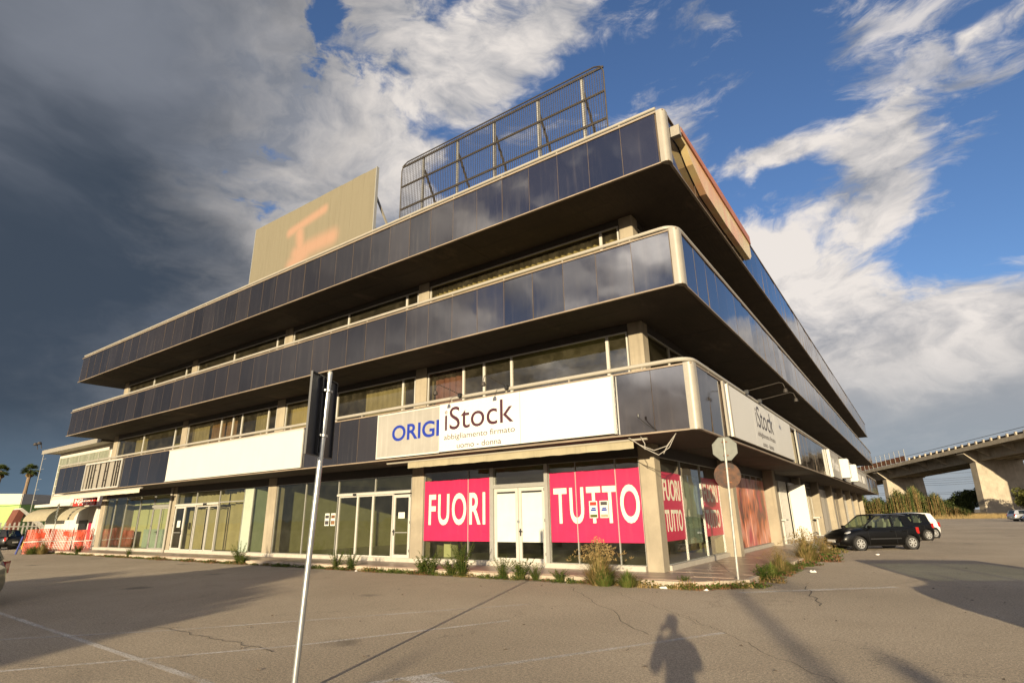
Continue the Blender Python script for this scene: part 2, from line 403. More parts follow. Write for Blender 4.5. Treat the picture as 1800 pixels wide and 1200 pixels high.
def poster_mat(name, stops, scale=0.35, seed=0.0):
    stops = [tuple(x*0.8 for x in s_) for s_ in stops]
    """soft out-of-focus print: a few colours blended by stretched noise"""
    m = bpy.data.materials.new(name); m.use_nodes = True
    n = NT(m.node_tree); b = m.node_tree.nodes['Principled BSDF']
    p = n.v('ADD', n.node('ShaderNodeTexCoord').outputs['Object'], (seed, seed*1.7, 0))
    f = n.noise(n.v('MULTIPLY', p, (1.4, 1.4, 0.8)), scale, 3, 0.55)
    r = n.node('ShaderNodeValToRGB'); n.put(r.inputs[0], n.step(f, 0.3, 0.7))
    el = r.color_ramp.elements
    while len(el) > 1: el.remove(el[-1])
    el[0].position = 0; el[0].color = (*stops[0], 1)
    for i, c in enumerate(stops[1:]):
        e = el.new((i+1)/(len(stops)-1)); e.color = (*c, 1)
    st = n.noise(n.v('MULTIPLY', p, (1, 1, 0.1)), 3, 4, 0.6)
    n.put(b.inputs['Base Color'], n.mix(n.mul(n.step(st, 0.4, 0.75), 0.35), r.outputs[0], tuple(x*0.5+0.12 for x in stops[0])))
    b.inputs['Roughness'].default_value = 0.35
    return m
M['poster_fire'] = poster_mat('red_brown_window_print', [(0.42, 0.05, 0.055), (0.09, 0.045, 0.028), (0.50, 0.15, 0.06), (0.62, 0.30, 0.22), (0.42, 0.05, 0.07)], 0.55, 3.0)
M['blur_print'] = poster_mat('faded_orange_cream_print', [(0.72, 0.60, 0.30), (0.66, 0.50, 0.24), (0.70, 0.38, 0.20), (0.72, 0.60, 0.32)], 0.3, 7.0)
M['orange_edge'] = mat('faded_orange_edge', (0.46, 0.17, 0.085), 0.5, var=0.15, vscale=1.0)
M['pink_blot'] = mat('faded_pink_print', (0.52, 0.28, 0.19), 0.7, var=0.08)

# ------------------------------------------------------------------ mesh helpers
# The recessed storeys were first surveyed on a plane 0.36 m too deep; SURVEY brings their plan measures to the true plane.
SURVEY = None                 # None, 'world' (plan coordinates of the site) or 'local' (coordinates inside a placed thing)
KS, KX, KY = 0.9774, 0.0895, -0.3042
class MB:
    """collects shapes and links them as ONE mesh object"""
    def __init__(s): s.v = []; s.f = []
    def add(s, vs, fs):
        o = len(s.v); s.v += [tuple(x) for x in vs]; s.f += [tuple(i+o for i in f) for f in fs]; return s
    def box(s, x0, x1, y0, y1, z0, z1):
        if x0 > x1: x0, x1 = x1, x0
        if y0 > y1: y0, y1 = y1, y0
        if z0 > z1: z0, z1 = z1, z0
        return s.add([(x0,y0,z0),(x1,y0,z0),(x1,y1,z0),(x0,y1,z0),(x0,y0,z1),(x1,y0,z1),(x1,y1,z1),(x0,y1,z1)],
                     [(3,2,1,0),(4,5,6,7),(0,1,5,4),(1,2,6,5),(2,3,7,6),(3,0,4,7)])
    def obox(s, c, ax, ay, az):
        """oriented box: centre and three half-extent vectors"""
        c, ax, ay, az = map(Vector, (c, ax, ay, az))
        vs = [c+sx*ax+sy*ay+sz*az for sz in (-1, 1) for sx, sy in ((-1,-1),(1,-1),(1,1),(-1,1))]
        return s.add(vs, [(3,2,1,0),(4,5,6,7),(0,1,5,4),(1,2,6,5),(2,3,7,6),(3,0,4,7)])
    def bar(s, a, b, w, h=None):
        a, b = Vector(a), Vector(b); d = (b-a); L = d.length; d.normalize()
        up = Vector((0,0,1)) if abs(d.z) < 0.95 else Vector((0,1,0))
        sx = d.cross(up).normalized(); sy = sx.cross(d)
        return s.obox((a+b)/2, d*L/2, sx*w/2, sy*(h or w)/2)
    def tube(s, pts, r, n=8, r2=None, caps=True):
        pts = [Vector(p) for p in pts]; k = len(pts); o = len(s.v); prev = None
        for i, p in enumerate(pts):
            d = (pts[min(i+1, k-1)]-pts[max(i-1, 0)]).normalized()
            if prev is None:
                up = Vector((0,0,1)) if abs(d.z) < 0.9 else Vector((1,0,0))
                sx = d.cross(up).normalized()
            else:
                sx = (prev-d*prev.dot(d)).normalized()
            prev = sx; sy = d.cross(sx)
            rr = r if r2 is None else r+(r2-r)*i/(k-1)
            if isinstance(r, (list, tuple)): rr = r[i]
            for j in range(n):
                a = 2*PI*j/n; s.v.append(tuple(p+sx*math.cos(a)*rr+sy*math.sin(a)*rr))
        for i in range(k-1):
            for j in range(n):
                a = o+i*n+j; b = o+i*n+(j+1) % n; s.f.append((a, b, b+n, a+n))
        if caps:
            s.f.append(tuple(o+j for j in range(n))[::-1]); s.f.append(tuple(o+(k-1)*n+j for j in range(n)))
        return s
    def lathe(s, prof, n=24, axis='y', c=(0,0,0)):
        """profile of (radius, along) turned about an axis"""
        o = len(s.v)
        for r, t in prof:
            for j in range(n):
                a = 2*PI*j/n; u, w = r*math.cos(a), r*math.sin(a)
                p = (u, t, w) if axis == 'y' else ((u, w, t) if axis == 'z' else (t, u, w))
                s.v.append((p[0]+c[0], p[1]+c[1], p[2]+c[2]))
        for i in range(len(prof)-1):
            for j in range(n):
                a = o+i*n+j; b = o+i*n+(j+1) % n; s.f.append((a, b, b+n, a+n))
        return s
    def prism(s, poly, a, b, plane='xz'):
        """polygon extruded: plane 'xz' along y, 'yz' along x, 'xy' along z"""
        def P(u, w, t): return {'xz': (u, t, w), 'yz': (t, u, w), 'xy': (u, w, t)}[plane]
        k = len(poly); vs = [P(u, w, a) for u, w in poly]+[P(u, w, b) for u, w in poly]
        fs = [tuple(range(k))[::-1], tuple(range(k, 2*k))]+[(i, (i+1) % k, k+(i+1) % k, k+i) for i in range(k)]
        return s.add(vs, fs)
    def mesh(s, name, m=None, smooth=False):
        v = s.v
        if SURVEY == 'world': v = [(a*KS+KX, b*KS+KY, c) for a, b, c in v]
        elif SURVEY == 'local': v = [(a*KS, b, c) for a, b, c in v]
        me = bpy.data.meshes.new(name); me.from_pydata(v, [], s.f); me.update()
        if m is not None: me.materials.append(m if not isinstance(m, str) else M[m])
        bm = bmesh.new(); bm.from_mesh(me); bmesh.ops.recalc_face_normals(bm, faces=bm.faces); bm.to_mesh(me); bm.free()
        if smooth:
            for p in me.polygons: p.use_smooth = True
            try: me.set_sharp_from_angle(angle=math.radians(35))
            except Exception: pass
        return me
    def build(s, name, m, parent=None, smooth=False, loc=None):
        return link(name, s.mesh(name, m, smooth), parent, loc)

def link(name, me, parent=None, loc=None):
    o = bpy.data.objects.new(name, me); C.objects.link(o)
    if parent is not None: o.parent = parent
    if loc is not None: o.location = loc
    return o
def tag(o, label=None, cat=None, group=None, kind=None):
    if label: o['label'] = label
    if cat: o['category'] = cat
    if group: o['group'] = group
    if kind: o['kind'] = kind
    return o
def thing(name, label, cat, loc=(0,0,0), rz=0.0, group=None):
    o = bpy.data.objects.new(name, None); C.objects.link(o); o.empty_display_size = 0.3
    if SURVEY: loc = (loc[0]*KS+KX, loc[1]*KS+KY, loc[2])
    o.location = loc; o.rotation_euler = (0, 0, rz)
    return tag(o, label, cat, group)
def kids(o): return [c for c in bpy.data.objects if c.parent == o]
def copy_tree(o, loc=None, rz=None, label=None, parent=None, scale=None, top=True):
    c = o.copy(); C.objects.link(c)
    if parent is not None: c.parent = parent
    for ch in kids_map.get(o.name, []) if False else list(o.children): copy_tree(ch, parent=c, top=False)
    if top:
        if loc is not None: c.location = loc
        if rz is not None: c.rotation_euler = (0, 0, rz)
        if scale is not None: c.scale = (scale,)*3 if not isinstance(scale, (tuple, list)) else scale
        if label: c['label'] = label
    return c
kids_map = {}

def local_mesh(me, origin):
    """shift mesh data so that the object's origin sits at origin (world)"""
    me.transform(Matrix.Translation(-Vector(origin)))
    return me
def piece(name, mb, m, parent, origin, smooth=False):
    me = mb.mesh(name, m, smooth); local_mesh(me, origin)
    return link(name, me, parent, origin)

def text_mesh(txt, w, h, thick=0.004, bold=0.0, font_sp=1.0):
    """lettering as a mesh in the XZ plane, scaled to a width and a height, lower left corner at the origin, facing -Y"""
    cu = bpy.data.curves.new('lettering', 'FONT'); cu.body = txt; cu.size = 1.0
    cu.offset = bold; cu.resolution_u = 5; cu.space_character = font_sp
    to = bpy.data.objects.new('lettering', cu); C.objects.link(to)
    bpy.context.view_layer.update()
    me = bpy.data.meshes.new_from_object(to.evaluated_get(bpy.context.evaluated_depsgraph_get()))
    bpy.data.objects.remove(to); bpy.data.curves.remove(cu)
    co = np.array([v.co[:] for v in me.vertices])
    mn, mx = co.min(0), co.max(0); s = (w/(mx[0]-mn[0]), h/(mx[1]-mn[1]))
    # turn into a thin solid
    bm = bmesh.new(); bm.from_mesh(me)
    for v in bm.verts: v.co = Vector(((v.co.x-mn[0])*s[0], 0, (v.co.y-mn[1])*s[1]))
    r = bmesh.ops.extrude_face_region(bm, geom=bm.faces[:])
    for g in r['geom']:
        if isinstance(g, bmesh.types.BMVert): g.co.y -= thick
    bmesh.ops.recalc_face_normals(bm, faces=bm.faces)
    me2 = bpy.data.meshes.new('lettering')
    for fc in bm.faces: fc.smooth = False
    bm.to_mesh(me2); bm.free(); bpy.data.meshes.remove(me)
    return me2
def lettering(txt, parent, m, x, z, w, h, y=0.0, bold=0.0, side=False, name='lettering', sp=1.0, base=(0,0,0), thick=0.004):
    """front: x is the left edge of the word as read; side: the word runs along +Y on a wall facing +X"""
    if SURVEY and side: y *= KS; w *= KS
    elif SURVEY: x *= KS; w *= KS
    me = text_mesh(txt, w, h, thick, bold, sp); me.materials.append(M[m])
    o = link(name, me, parent)
    if side:
        o.rotation_euler = (0, 0, PI/2); o.location = (x-base[0], y-base[1], z-base[2])
    else:
        o.location = (x-base[0], y-base[1], z-base[2])
    return o

# ================================================================== GROUND
def grid_sheet(name, x0, x1, y0, y1, z, m):
    mb = MB().add([(x0,y0,z),(x1,y0,z),(x1,y1,z),(x0,y1,z)], [(0,1,2,3)])
    return mb.build(name, m)
M['curtain_pale'] = mat('cream_canvas', (0.60, 0.54, 0.40), 0.75, var=.1, streak=.25)
M['far_ground'] = mat('dry_field', (0.17, 0.13, 0.07), 0.95, var=0.35, vscale=0.05, coords='Object')
tag(grid_sheet('terrain', -2500, 2500, -2500, 2500, -0.03, 'far_ground'), kind='structure')
tag(grid_sheet('car_park_asphalt', -110, 70, -70, 150, 0.0, 'asphalt'), kind='structure')

# worn bay lines, each a thin strip on the asphalt
def ground_line(pts, w, z=0.004, m='paint', name='painted_line'):
    mb = MB(); pts = [Vector((*p, 0)) for p in pts]
    vs, fs = [], []
    for i, p in enumerate(pts):
        d = (pts[min(i+1, len(pts)-1)]-pts[max(i-1, 0)]).normalized(); nrm = Vector((-d.y, d.x, 0))
        ww = w*(0.5+0.06*math.sin(i*2.3))
        vs += [(*(p+nrm*ww).xy, z), (*(p-nrm*ww).xy, z)]
    fs = [(2*i, 2*i+1, 2*i+3, 2*i+2) for i in range(len(pts)-1)]
    mb.add(vs, fs); return tag(mb.build(name, m), kind='structure')
def line_mat():
    m = bpy.data.materials.new('worn_line_paint'); m.use_nodes = True
    n = NT(m.node_tree); b = m.node_tree.nodes['Principled BSDF']
    p = n.node('ShaderNodeNewGeometry').outputs['Position']
    f = n.add(n.mul(n.noise(p, 38, 4, 0.7), 0.65), n.mul(n.noise(p, 1.2, 3, 0.5), 0.35))
    b.inputs['Base Color'].default_value = (0.62, 0.58, 0.52, 1); b.inputs['Roughness'].default_value = 0.85
    tr = n.node('ShaderNodeBsdfTransparent'); mx = n.node('ShaderNodeMixShader')
    n.put(mx.inputs[0], n.step(f, 0.38, 0.58, 0.05, 0.62)); n.put(mx.inputs[1], tr.outputs[0]); n.put(mx.inputs[2], b.outputs[0])
    n.put(m.node_tree.nodes['Material Output'].inputs[0], mx.outputs[0]); return m
M['line'] = line_mat()
def lerp2(a, b, n=14): return [(a[0]+(b[0]-a[0])*i/n, a[1]+(b[1]-a[1])*i/n) for i in range(n+1)]
ground_line(lerp2((-16.5,-9.15), (-1.2,-9.85)), 0.10, m='line')
ground_line(lerp2((-5.9,-11.6), (-3.48,-8.16))+lerp2((-3.48,-8.16), (-2.0,-5.1)), 0.09, m='line', z=0.008)
ground_line(lerp2((-8.8,-11.2), (-6.32,-8.51))+lerp2((-6.32,-8.51), (-2.7,-3.4)), 0.09, m='line', z=0.008)
ground_line(lerp2((-1.6,-9.7), (1.3,-4.4)), 0.10, m='line')
ground_line(lerp2((-0.9,-8.45), (-0.2,-8.6)), 0.30, m='line', z=0.008)
ground_line(lerp2((0.4,0.15), (3.2,2.6)), 0.22, m='line')
# cracks, real slots filled with dirt
M['crack'] = mat('crack_dirt', (0.10, 0.082, 0.062), 0.95)
def crack(a, b, w=0.014, n=26, amp=0.05, seed=0):
    r = random.Random(seed); pts = []
    off = 0
    for i in range(n+1):
        t = i/n; off = off*0.75+r.uniform(-amp, amp)
        pts.append((a[0]+(b[0]-a[0])*t+off*0.7, a[1]+(b[1]-a[1])*t+off))
    ground_line(pts, w, 0.006, 'crack', 'crack')
crack((-6.82,-8.46), (-3.37,-8.49), seed=1)
crack((-3.38,-0.68), (0.42,-5.05), 0.012, seed=2)
crack((-2.3,-0.6), (0.9,-4.0), 0.008, seed=3)
crack((1.49,1.96), (2.12,-1.12), 0.022, seed=4)
crack((0.86,0.5), (2.45,1.51), 0.018, seed=5)
crack((2.45,1.51), (3.9,4.9), 0.010, seed=6)
crack((-1.0,-8.7), (0.2,-6.4), 0.008, seed=7)
crack((0.3,-3.2), (3.2,-6.6), 0.008, seed=8)
crack((3.6,6.5), (8.6,7.5), 0.015, seed=9)

# pavement with travertine kerb stones
PZ = 0.15
pav_poly = [(-43.2, 0.42), (-0.75, 0.42), (0.22, 1.35), (0.22, 76.5), (-2.0, 76.5), (-2.0, 2.6), (-43.2, 2.6)]
mb = MB().add([(x, y, PZ) for x, y in pav_poly]+[(x, y, -0.02) for x, y in pav_poly],
              [(0,1,5,6), (1,2,5), (2,3,4,5)]+[(i, i+7, (i+1) % 7+7, (i+1) % 7) for i in range(7)])
pavement = tag(mb.build('pavement', 'pavement'), kind='structure')
def kerb_run(a, b, step=1.0):
    a, b = Vector((*a, 0)), Vector((*b, 0)); L = (b-a).length; n = max(1, round(L/step)); d = (b-a)/n; u = d.normalized(); nrm = Vector((u.y, -u.x, 0))
    for i in range(n):
        c = a+d*(i+0.5)+nrm*(0.07+random.uniform(-0.006, 0.006)); h = PZ+random.uniform(-0.012, 0.006)
        m_ = MB().obox((0, 0, (h-0.06)/2+0.0), u*(d.length/2-0.008), nrm*0.07, (0, 0, (h+0.06)/2))
        me = m_.mesh('kerb_stone', 'kerb')
        bm = bmesh.new(); bm.from_mesh(me); bmesh.ops.bevel(bm, geom=bm.edges[:], offset=0.012, segments=1, affect='EDGES'); bm.to_mesh(me); bm.free()
        o = link('kerb_stone', me, pavement, (c.x, c.y, 0)); o.rotation_euler = (random.uniform(-.01, .01), 0, random.uniform(-.008, .008))
kerb_run((-43.2, 0.42), (-0.75, 0.42)); kerb_run((-0.75, 0.42), (0.22, 1.35), 0.7); kerb_run((0.22, 1.35), (0.22, 40))
# paving slabs set with open joints
def paving(x0, x1, y0, y1, sx, sy):
    nx, ny = max(1, round((x1-x0)/sx)), max(1, round((y1-y0)/sy)); dx_, dy_ = (x1-x0)/nx, (y1-y0)/ny
    base = MB().box(-dx_/2+.004, dx_/2-.004, -dy_/2+.004, dy_/2-.004, 0, 0.012).mesh('paving_slab', 'pavement')
    for i in range(nx):
        for j in range(ny):
            o = link('paving_slab', base, pavement, (x0+dx_*(i+.5), y0+dy_*(j+.5), PZ+random.uniform(-0.002, 0.003)))
            o.rotation_euler = (random.uniform(-.004, .004), random.uniform(-.004, .004), 0)
paving(-33.2, -1.0, 0.44, 2.38, 0.95, 0.65); paving(-2.0, 0.2, 2.42, 22.4, 0.74, 0.8); paving(-1.0, -0.02, 1.44, 2.40, 0.98, 0.98)
# dirt gathered against the kerb
mb = MB()
for i in range(460):
    if i < 330: x = random.uniform(-43, 0.3); y = 0.27 - (0 if x < -0.7 else (-(x+0.7)*0.9)); y -= abs(random.gauss(0, 0.07))
    else: x = 0.38+abs(random.gauss(0, 0.09)); y = random.uniform(0.9, 26)
    r = random.uniform(0.05, 0.2); n_ = 7
    pts = [(x+r*1.8*math.cos(2*PI*k/n_)*random.uniform(.7, 1.2), y+r*0.8*math.sin(2*PI*k/n_)*random.uniform(.7, 1.2), 0.001) for k in range(n_)]
    mb.add(pts+[(x, y, random.uniform(0.012, 0.035))], [(k, (k+1) % n_, n_) for k in range(n_)])
tag(mb.build('kerb_dirt', 'soil', smooth=True), kind='stuff')

# ================================================================== MAIN BUILDING
L1, L2 = 42.0, 75.3
bld = thing('commercial_building', 'long three-storey concrete commercial building wrapped in dark glass parapet bands', 'building')
COLX = [(-2.62, -2.13), (-11.98, -11.36), (-21.66, -20.98), (-31.36, -30.74), (-41.0, -40.38)]
COLY = [(2.44, 2.95), (9.15, 9.85), (17.1, 17.8), (24.9, 25.6), (32.6, 33.3), (40.3, 41.0), (48.0, 48.7), (55.8, 56.5), (63.5, 64.2), (71.2, 71.9)]
# slabs: soffit and edge
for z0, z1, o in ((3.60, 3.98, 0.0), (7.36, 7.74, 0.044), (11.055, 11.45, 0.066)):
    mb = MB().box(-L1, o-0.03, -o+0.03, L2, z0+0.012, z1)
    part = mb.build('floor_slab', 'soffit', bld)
SURVEY = 'world'
# lintel bands over the glazing (front and side)
for z0, z1 in ((3.28, 3.611), (7.14, 7.371), (10.86, 11.066)):
    mb = MB().box(-41.0, -2.16, 2.47, 2.80, z0, z1).box(-2.46, -2.16, 2.801, L2-.4, z0, z1)
    mb.build('lintel', 'beam', bld)
# columns on three storeys (front), and down the side
def column(x0, x1, y0, y1, z0, z1):
    b_ = 0.035
    poly = [(x0+b_, y0), (x1-b_, y0), (x1, y0+b_), (x1, y1-b_), (x1-b_, y1), (x0+b_, y1), (x0, y1-b_), (x0, y0+b_)]
    MB().prism(poly, z0, z1, 'xy').build('column', 'concrete', bld)
for z0, z1 in ((PZ, 3.611), (3.98, 7.371), (7.74, 11.066)):
    for a, b in COLX: column(a, b, 2.44, 2.95, z0, z1)
    for a, b in COLY[1:]: column(-2.62, -1.70 if z0 < 1 else -2.13, a, b-.15, z0, z1)
# end walls and back wall
for z0, z1 in ((PZ, 3.611), (3.98, 7.371), (7.74, 11.066)):
    MB().box(-40.9, -40.7, 2.96, L2-.5, z0, z1).build('end_wall', 'concrete', bld)
    MB().box(-40.69, -2.2, L2-.7, L2-.5, z0, z1).build('back_wall', 'concrete', bld)
SURVEY = None
MB().box(-L1+.3, -.3, .3, L2-.3, 11.451, 11.55).build('roof_deck', 'roofing', bld)

for zs, o in ((3.612, 0), (7.372, .044), (11.067, .066)):
    x = -3.3
    while x > -41: MB().box(x-.008, x+.008, .06, 2.05, zs-.006, zs+.001).build('soffit_joint', 'beam', bld); x -= 4.38
    y = 4.4
    while y < 70: MB().box(-2.0, -.06, y-.008, y+.008, zs-.006, zs+.001).build('soffit_joint', 'beam', bld); y += 4.38
    MB().box(-40.5, -2.2, .95, .965, zs-.005, zs+.001).build('soffit_joint', 'beam', bld)
# ---- parapet bands
def parapet(zb, zt, o, front, side, rail_z, rail_r, name='parapet'):
    """front/side: lists of (a, b) runs clad with panels"""
    par = MB()
    par.box(-L1+.02, o-.06, -o+.06, -o+.20, zb+.03, zt-.02)       # backing wall behind the cladding
    par.box(o-.20, o-.06, -o+.201, L2, zb+.03, zt-.02)
    par.box(-L1, -L1+.14, -o+.201, L2, zb+.03, zt-.02)
    P_ = par.build(name, 'joint', bld)
    # bottom flashing and top coping
    fl = MB().box(-L1-.01, o+.012, -o-.022, -o+.05, zb-.01, zb+.028).box(o-.05, o+.022, -o+.051, L2+.01, zb-.01, zb+.028)
    fl.build('flashing', 'flash', P_)
    cp = MB().box(-L1-.015, o+.01, -o-.03, -o+.23, zt-.019, zt+.022).box(o-.23, o+.03, -o+.231, L2+.01, zt-.019, zt+.022).box(-L1-.02, -L1+.16, -o+.231, L2, zt-.019, zt+.022)
    cp.build('coping', 'flash', P_)
    # rounded corner post
    rr = 0.14; pl = [(-0.20, 0.04)]
    pl += [(-0.20, -0.045)]
    for k in range(7):
        a = -PI/2+PI/2*k/6; pl.append((0.045-rr+rr*math.cos(a), -0.045+rr+rr*math.sin(a)))
    pl += [(0.045, 0.24), (-0.04, 0.24)]
    pl = [(x+o, y-o) for x, y in pl]
    MB().prism(pl, zb-.005, zt+.03, 'xy').build('corner_post', 'post', P_, smooth=True)
    # panels, every one its own sheet of glass hung a hair out of true
    h0, h1 = zb+.032, zt-.024
    cache = {}
    def panel(u0, u1, side_):
        w = round(u1-u0-.016, 3); k = (w, side_)
        if k not in cache:
            cache[k] = (MB().box(-w/2, w/2, -.012, 0, -(h1-h0)/2, (h1-h0)/2) if not side_ else MB().box(0, .012, -w/2, w/2, -(h1-h0)/2, (h1-h0)/2)).mesh('fascia_panel', 'clad')
        t = math.radians(0.38)
        if side_: ob = link('fascia_panel', cache[k], P_, (o-.012, (u0+u1)/2, (h0+h1)/2)); ob.rotation_euler = (0, random.gauss(0, t), random.gauss(0, t))
        else: ob = link('fascia_panel', cache[k], P_, ((u0+u1)/2, -o+.012, (h0+h1)/2)); ob.rotation_euler = (random.gauss(0, t), 0, random.gauss(0, t))
    for a, b, n_ in front:
        for i in range(n_): panel(a+(b-a)*i/n_, a+(b-a)*(i+1)/n_, False)
    for a, b, n_ in side:
        for i in range(n_): panel(a+(b-a)*i/n_, a+(b-a)*(i+1)/n_, True)
    # vertical joint covers seen between panels
    jf = MB().box(-.005, .005, -.004, .03, 0, zt-zb-.05).mesh('joint_strip', 'joint'); js = MB().box(-.03, .002, -.005, .005, 0, zt-zb-.05).mesh('joint_strip', 'joint')
    for a, b, n_ in front:
        for i in range(n_+1): link('joint_strip', jf, P_, (a+(b-a)*i/n_, -o, zb+.03))
    for a, b, n_ in side:
        for i in range(n_+1): link('joint_strip', js, P_, (o, a+(b-a)*i/n_, zb+.03))
    # hand rail
    if rail_z:
        pts = [(-L1+.1, -o+.05, rail_z)]+[(-L1+.1+(L1-.55)*i/10, -o+.05, rail_z) for i in range(1, 11)]
        if zb < 11:
            for k in range(1, 6):
                a = -PI/2+PI/2*k/6; pts.append((-.45+o+.4*math.cos(a), -o+.45+.4*math.sin(a), rail_z))
            pts += [(o-.05, -o+.5+(L2-1)*i/10, rail_z) for i in range(0, 11)]
        else: pts.append((-.16, -o+.05, rail_z))
        MB().tube(pts, rail_r, 10).build('handrail', 'rail', P_, smooth=True)
        br = MB(); x = -1.3
        while x > -L1+.4: br.box(x-.02, x+.02, -o+.03, -o+.07, zt+.02, rail_z-rail_r+.01); x -= 2.19
        y = 1.6 if zb < 11 else L2
        while y < L2-1: br.box(o-.07, o-.03, y-.02, y+.02, zt+.02, rail_z-rail_r+.01); y += 2.19
        br.build('rail_bracket', 'post', P_)
    return P_
st = 1.0955
par1 = parapet(3.60, 5.235, 0.0,
        [(-2.10, -1.08, 1), (-1.08, -.19, 1), (-15.60, -11.25, 4), (-32.2, -26.75, 5), (-41.95, -37.6, 4)],
        [(.22, 1.25, 1), (1.25, 2.30, 1), (14.3, 25.2, 10), (55.5, 75.2, 18)], 5.385, .058)
par2 = parapet(7.355, 8.94, 0.044, [(-.185-st*38, -.185, 38)], [(.20, .20+st*68, 68)], 9.085, .055)
par3 = parapet(11.05, 12.75, 0.066, [(-.185-st*38, -.185, 38)], [(.20, .20+st*68, 68)], 12.93, .052)
# the second, thinner rail line on the top band
MB().tube([(-L1+.3, -.02, 12.83), (-.15, -.02, 12.83)], .022, 6).build('lower_rail', 'rail', par3)

# ---- glazing
SURVEY = 'world'
def glazing(parent, axis, panes, glass='glass', frame='alu', fw=.05, plane=None, depth=.07, name='window', curtain=None, extra=None):
    """panes: (u0,u1,z0,z1[,material]); one part with a frame and its panes"""
    pl = plane if plane is not None else (2.50 if axis == 'f' else -2.19)
    def B(mb, u0, u1, d0, d1, z0, z1):
        return mb.box(u0, u1, pl+d0, pl+d1, z0, z1) if axis == 'f' else mb.box(pl-d1, pl-d0, u0, u1, z0, z1)
    fr = MB()
    for p in panes:
        u0, u1, z0, z1 = p[:4]
        B(fr, u0, u0+fw/2, 0, depth, z0, z1); B(fr, u1-fw/2, u1, 0, depth, z0, z1)
        B(fr, u0+fw/2, u1-fw/2, 0, depth, z0, z0+fw/2); B(fr, u0+fw/2, u1-fw/2, 0, depth, z1-fw/2, z1)
    W = fr.build(name, frame, parent)
    for p in panes:
        u0, u1, z0, z1 = p[:4]; g = p[4] if len(p) > 4 else glass
        if g is None: continue
        mb = MB()
        if axis == 'f': mb.add([(u0+fw/2, pl+depth*.5, z0+fw/2), (u1-fw/2, pl+depth*.5, z0+fw/2), (u1-fw/2, pl+depth*.5, z1-fw/2), (u0+fw/2, pl+depth*.5, z1-fw/2)], [(0,1,2,3)])
        else: mb.add([(pl-depth*.5, u0+fw/2, z0+fw/2), (pl-depth*.5, u1-fw/2, z0+fw/2), (pl-depth*.5, u1-fw/2, z1-fw/2), (pl-depth*.5, u0+fw/2, z1-fw/2)], [(0,1,2,3)])
        gp = mb.build('pane', g, W)
    return W
def folds(parent, u0, u1, z0, z1, y, m='curtain', amp=.035, wl=.16, name='curtain', axis='f'):
    n_ = max(4, int((u1-u0)/wl*4)); vs, fs = [], []
    for i in range(n_+1):
        u = u0+(u1-u0)*i/n_; d = amp*math.sin(i*PI/2)+random.uniform(-.3, .3)*amp
        for z in (z0, z1): vs.append((u, y+d, z) if axis == 'f' else (y-d, u, z))
    for i in range(n_): fs.append((2*i, 2*i+2, 2*i+3, 2*i+1))
    return MB().add(vs, fs).build(name, m, parent)

# ground floor sill that runs under all the glazing
sl = MB().box(-41.0, -2.64, 2.40, 2.62, PZ+.005, .30).box(-2.33, -2.08, 2.97, 74.5, PZ+.005, .30)
sl.build('sill', 'sill', bld)

GZ0, GZ1 = .30, 3.28
# bay A: two big shop windows with a double door between them
glazing(bld, 'f', [(-5.80, -4.80, .30, 3.28), (-4.80, -3.42, .30, 3.28), (-3.42, -2.63, .30, 3.28)], 'glass', 'alu', .03, name='shop_window')
glazing(bld, 'f', [(-11.34, -9.19, .30, 3.28), (-9.19, -8.19, .30, 3.28)], 'glass', 'alu', .03, name='shop_window')
def door(u0, u1, z0, z1, axis='f', frame='alu_white', glass='glass', handle=None, fw=.11, plane=2.485, bar=False):
    W = glazing(bld, axis, [(u0, u1, z0, z1)], glass, frame, fw*2, plane, .05, name='door')
    if handle is not None:
        hb = MB().box(handle-.015, handle+.015, plane-.06, plane-.002, 1.20, 1.24).box(handle-.015, handle+(.11 if handle < (u0+u1)/2 else -.11), plane-.075, plane-.055, 1.205, 1.235).box(handle-.025, handle+.025, plane-.012, plane-.001, 1.08, 1.30)
        hb.build('handle', 'black', W)
        for z in (.5, 1.5, 2.45):
            hu = u1-.02 if handle < (u0+u1)/2 else u0+.02
            MB().tube([(hu, plane-.012, z), (hu, plane-.012, z+.09)], .012, 6).build('hinge', 'black', W)
    if bar: MB().box(u0+.12, u1-.12, plane-.03, plane-.01, 1.17, 1.20).build('push_bar', 'alu', W)
    return W
fr = MB().box(-8.18, -8.02, 2.44, 2.56, .30, 3.28).box(-5.94, -5.81, 2.44, 2.56, .30, 3.28).box(-8.02, -5.94, 2.44, 2.56, 2.59, 2.70)
fr.build('door_surround', 'alu', bld)
glazing(bld, 'f', [(-8.02, -5.94, 2.70, 3.28)], 'glass', 'alu', .04, name='fanlight')
for a, b, h in ((-8.01, -7.01, None), (-6.99, -5.95, -6.93)):
    d_ = door(a, b, .30, 2.58, handle=h)
MB().lathe([(0.0, 2.455), (.045, 2.455), (.045, 2.48)], 14, 'y', (-7.0, 0, 1.52)).build('door_knob', 'galv', bld)
# bay B: dark shop with automatic door
glazing(bld, 'f', [(-20.95, -18.72, .30, 3.28), (-18.72, -16.42, .30, 3.28), (-16.42, -14.10, 2.70, 3.28), (-14.10, -12.02, 2.70, 3.28)], 'glass', 'alu', .05, name='shop_window')
glazing(bld, 'f', [(-16.30, -15.10, .30, 2.60), (-15.10, -14.16, .30, 2.60), (-14.16, -12.98, .30, 2.60)], 'glass', 'alu_white', .10, 2.47, name='sliding_door')
door(-12.97, -12.03, .30, 2.56, handle=-12.90, bar=True)
MB().box(-16.41, -12.02, 2.43, 2.55, 2.61, 2.695).build('door_header', 'alu_white', bld)
MB().box(-15.35, -15.15, 2.40, 2.429, 2.60, 2.69).build('door_sensor', 'black', bld)
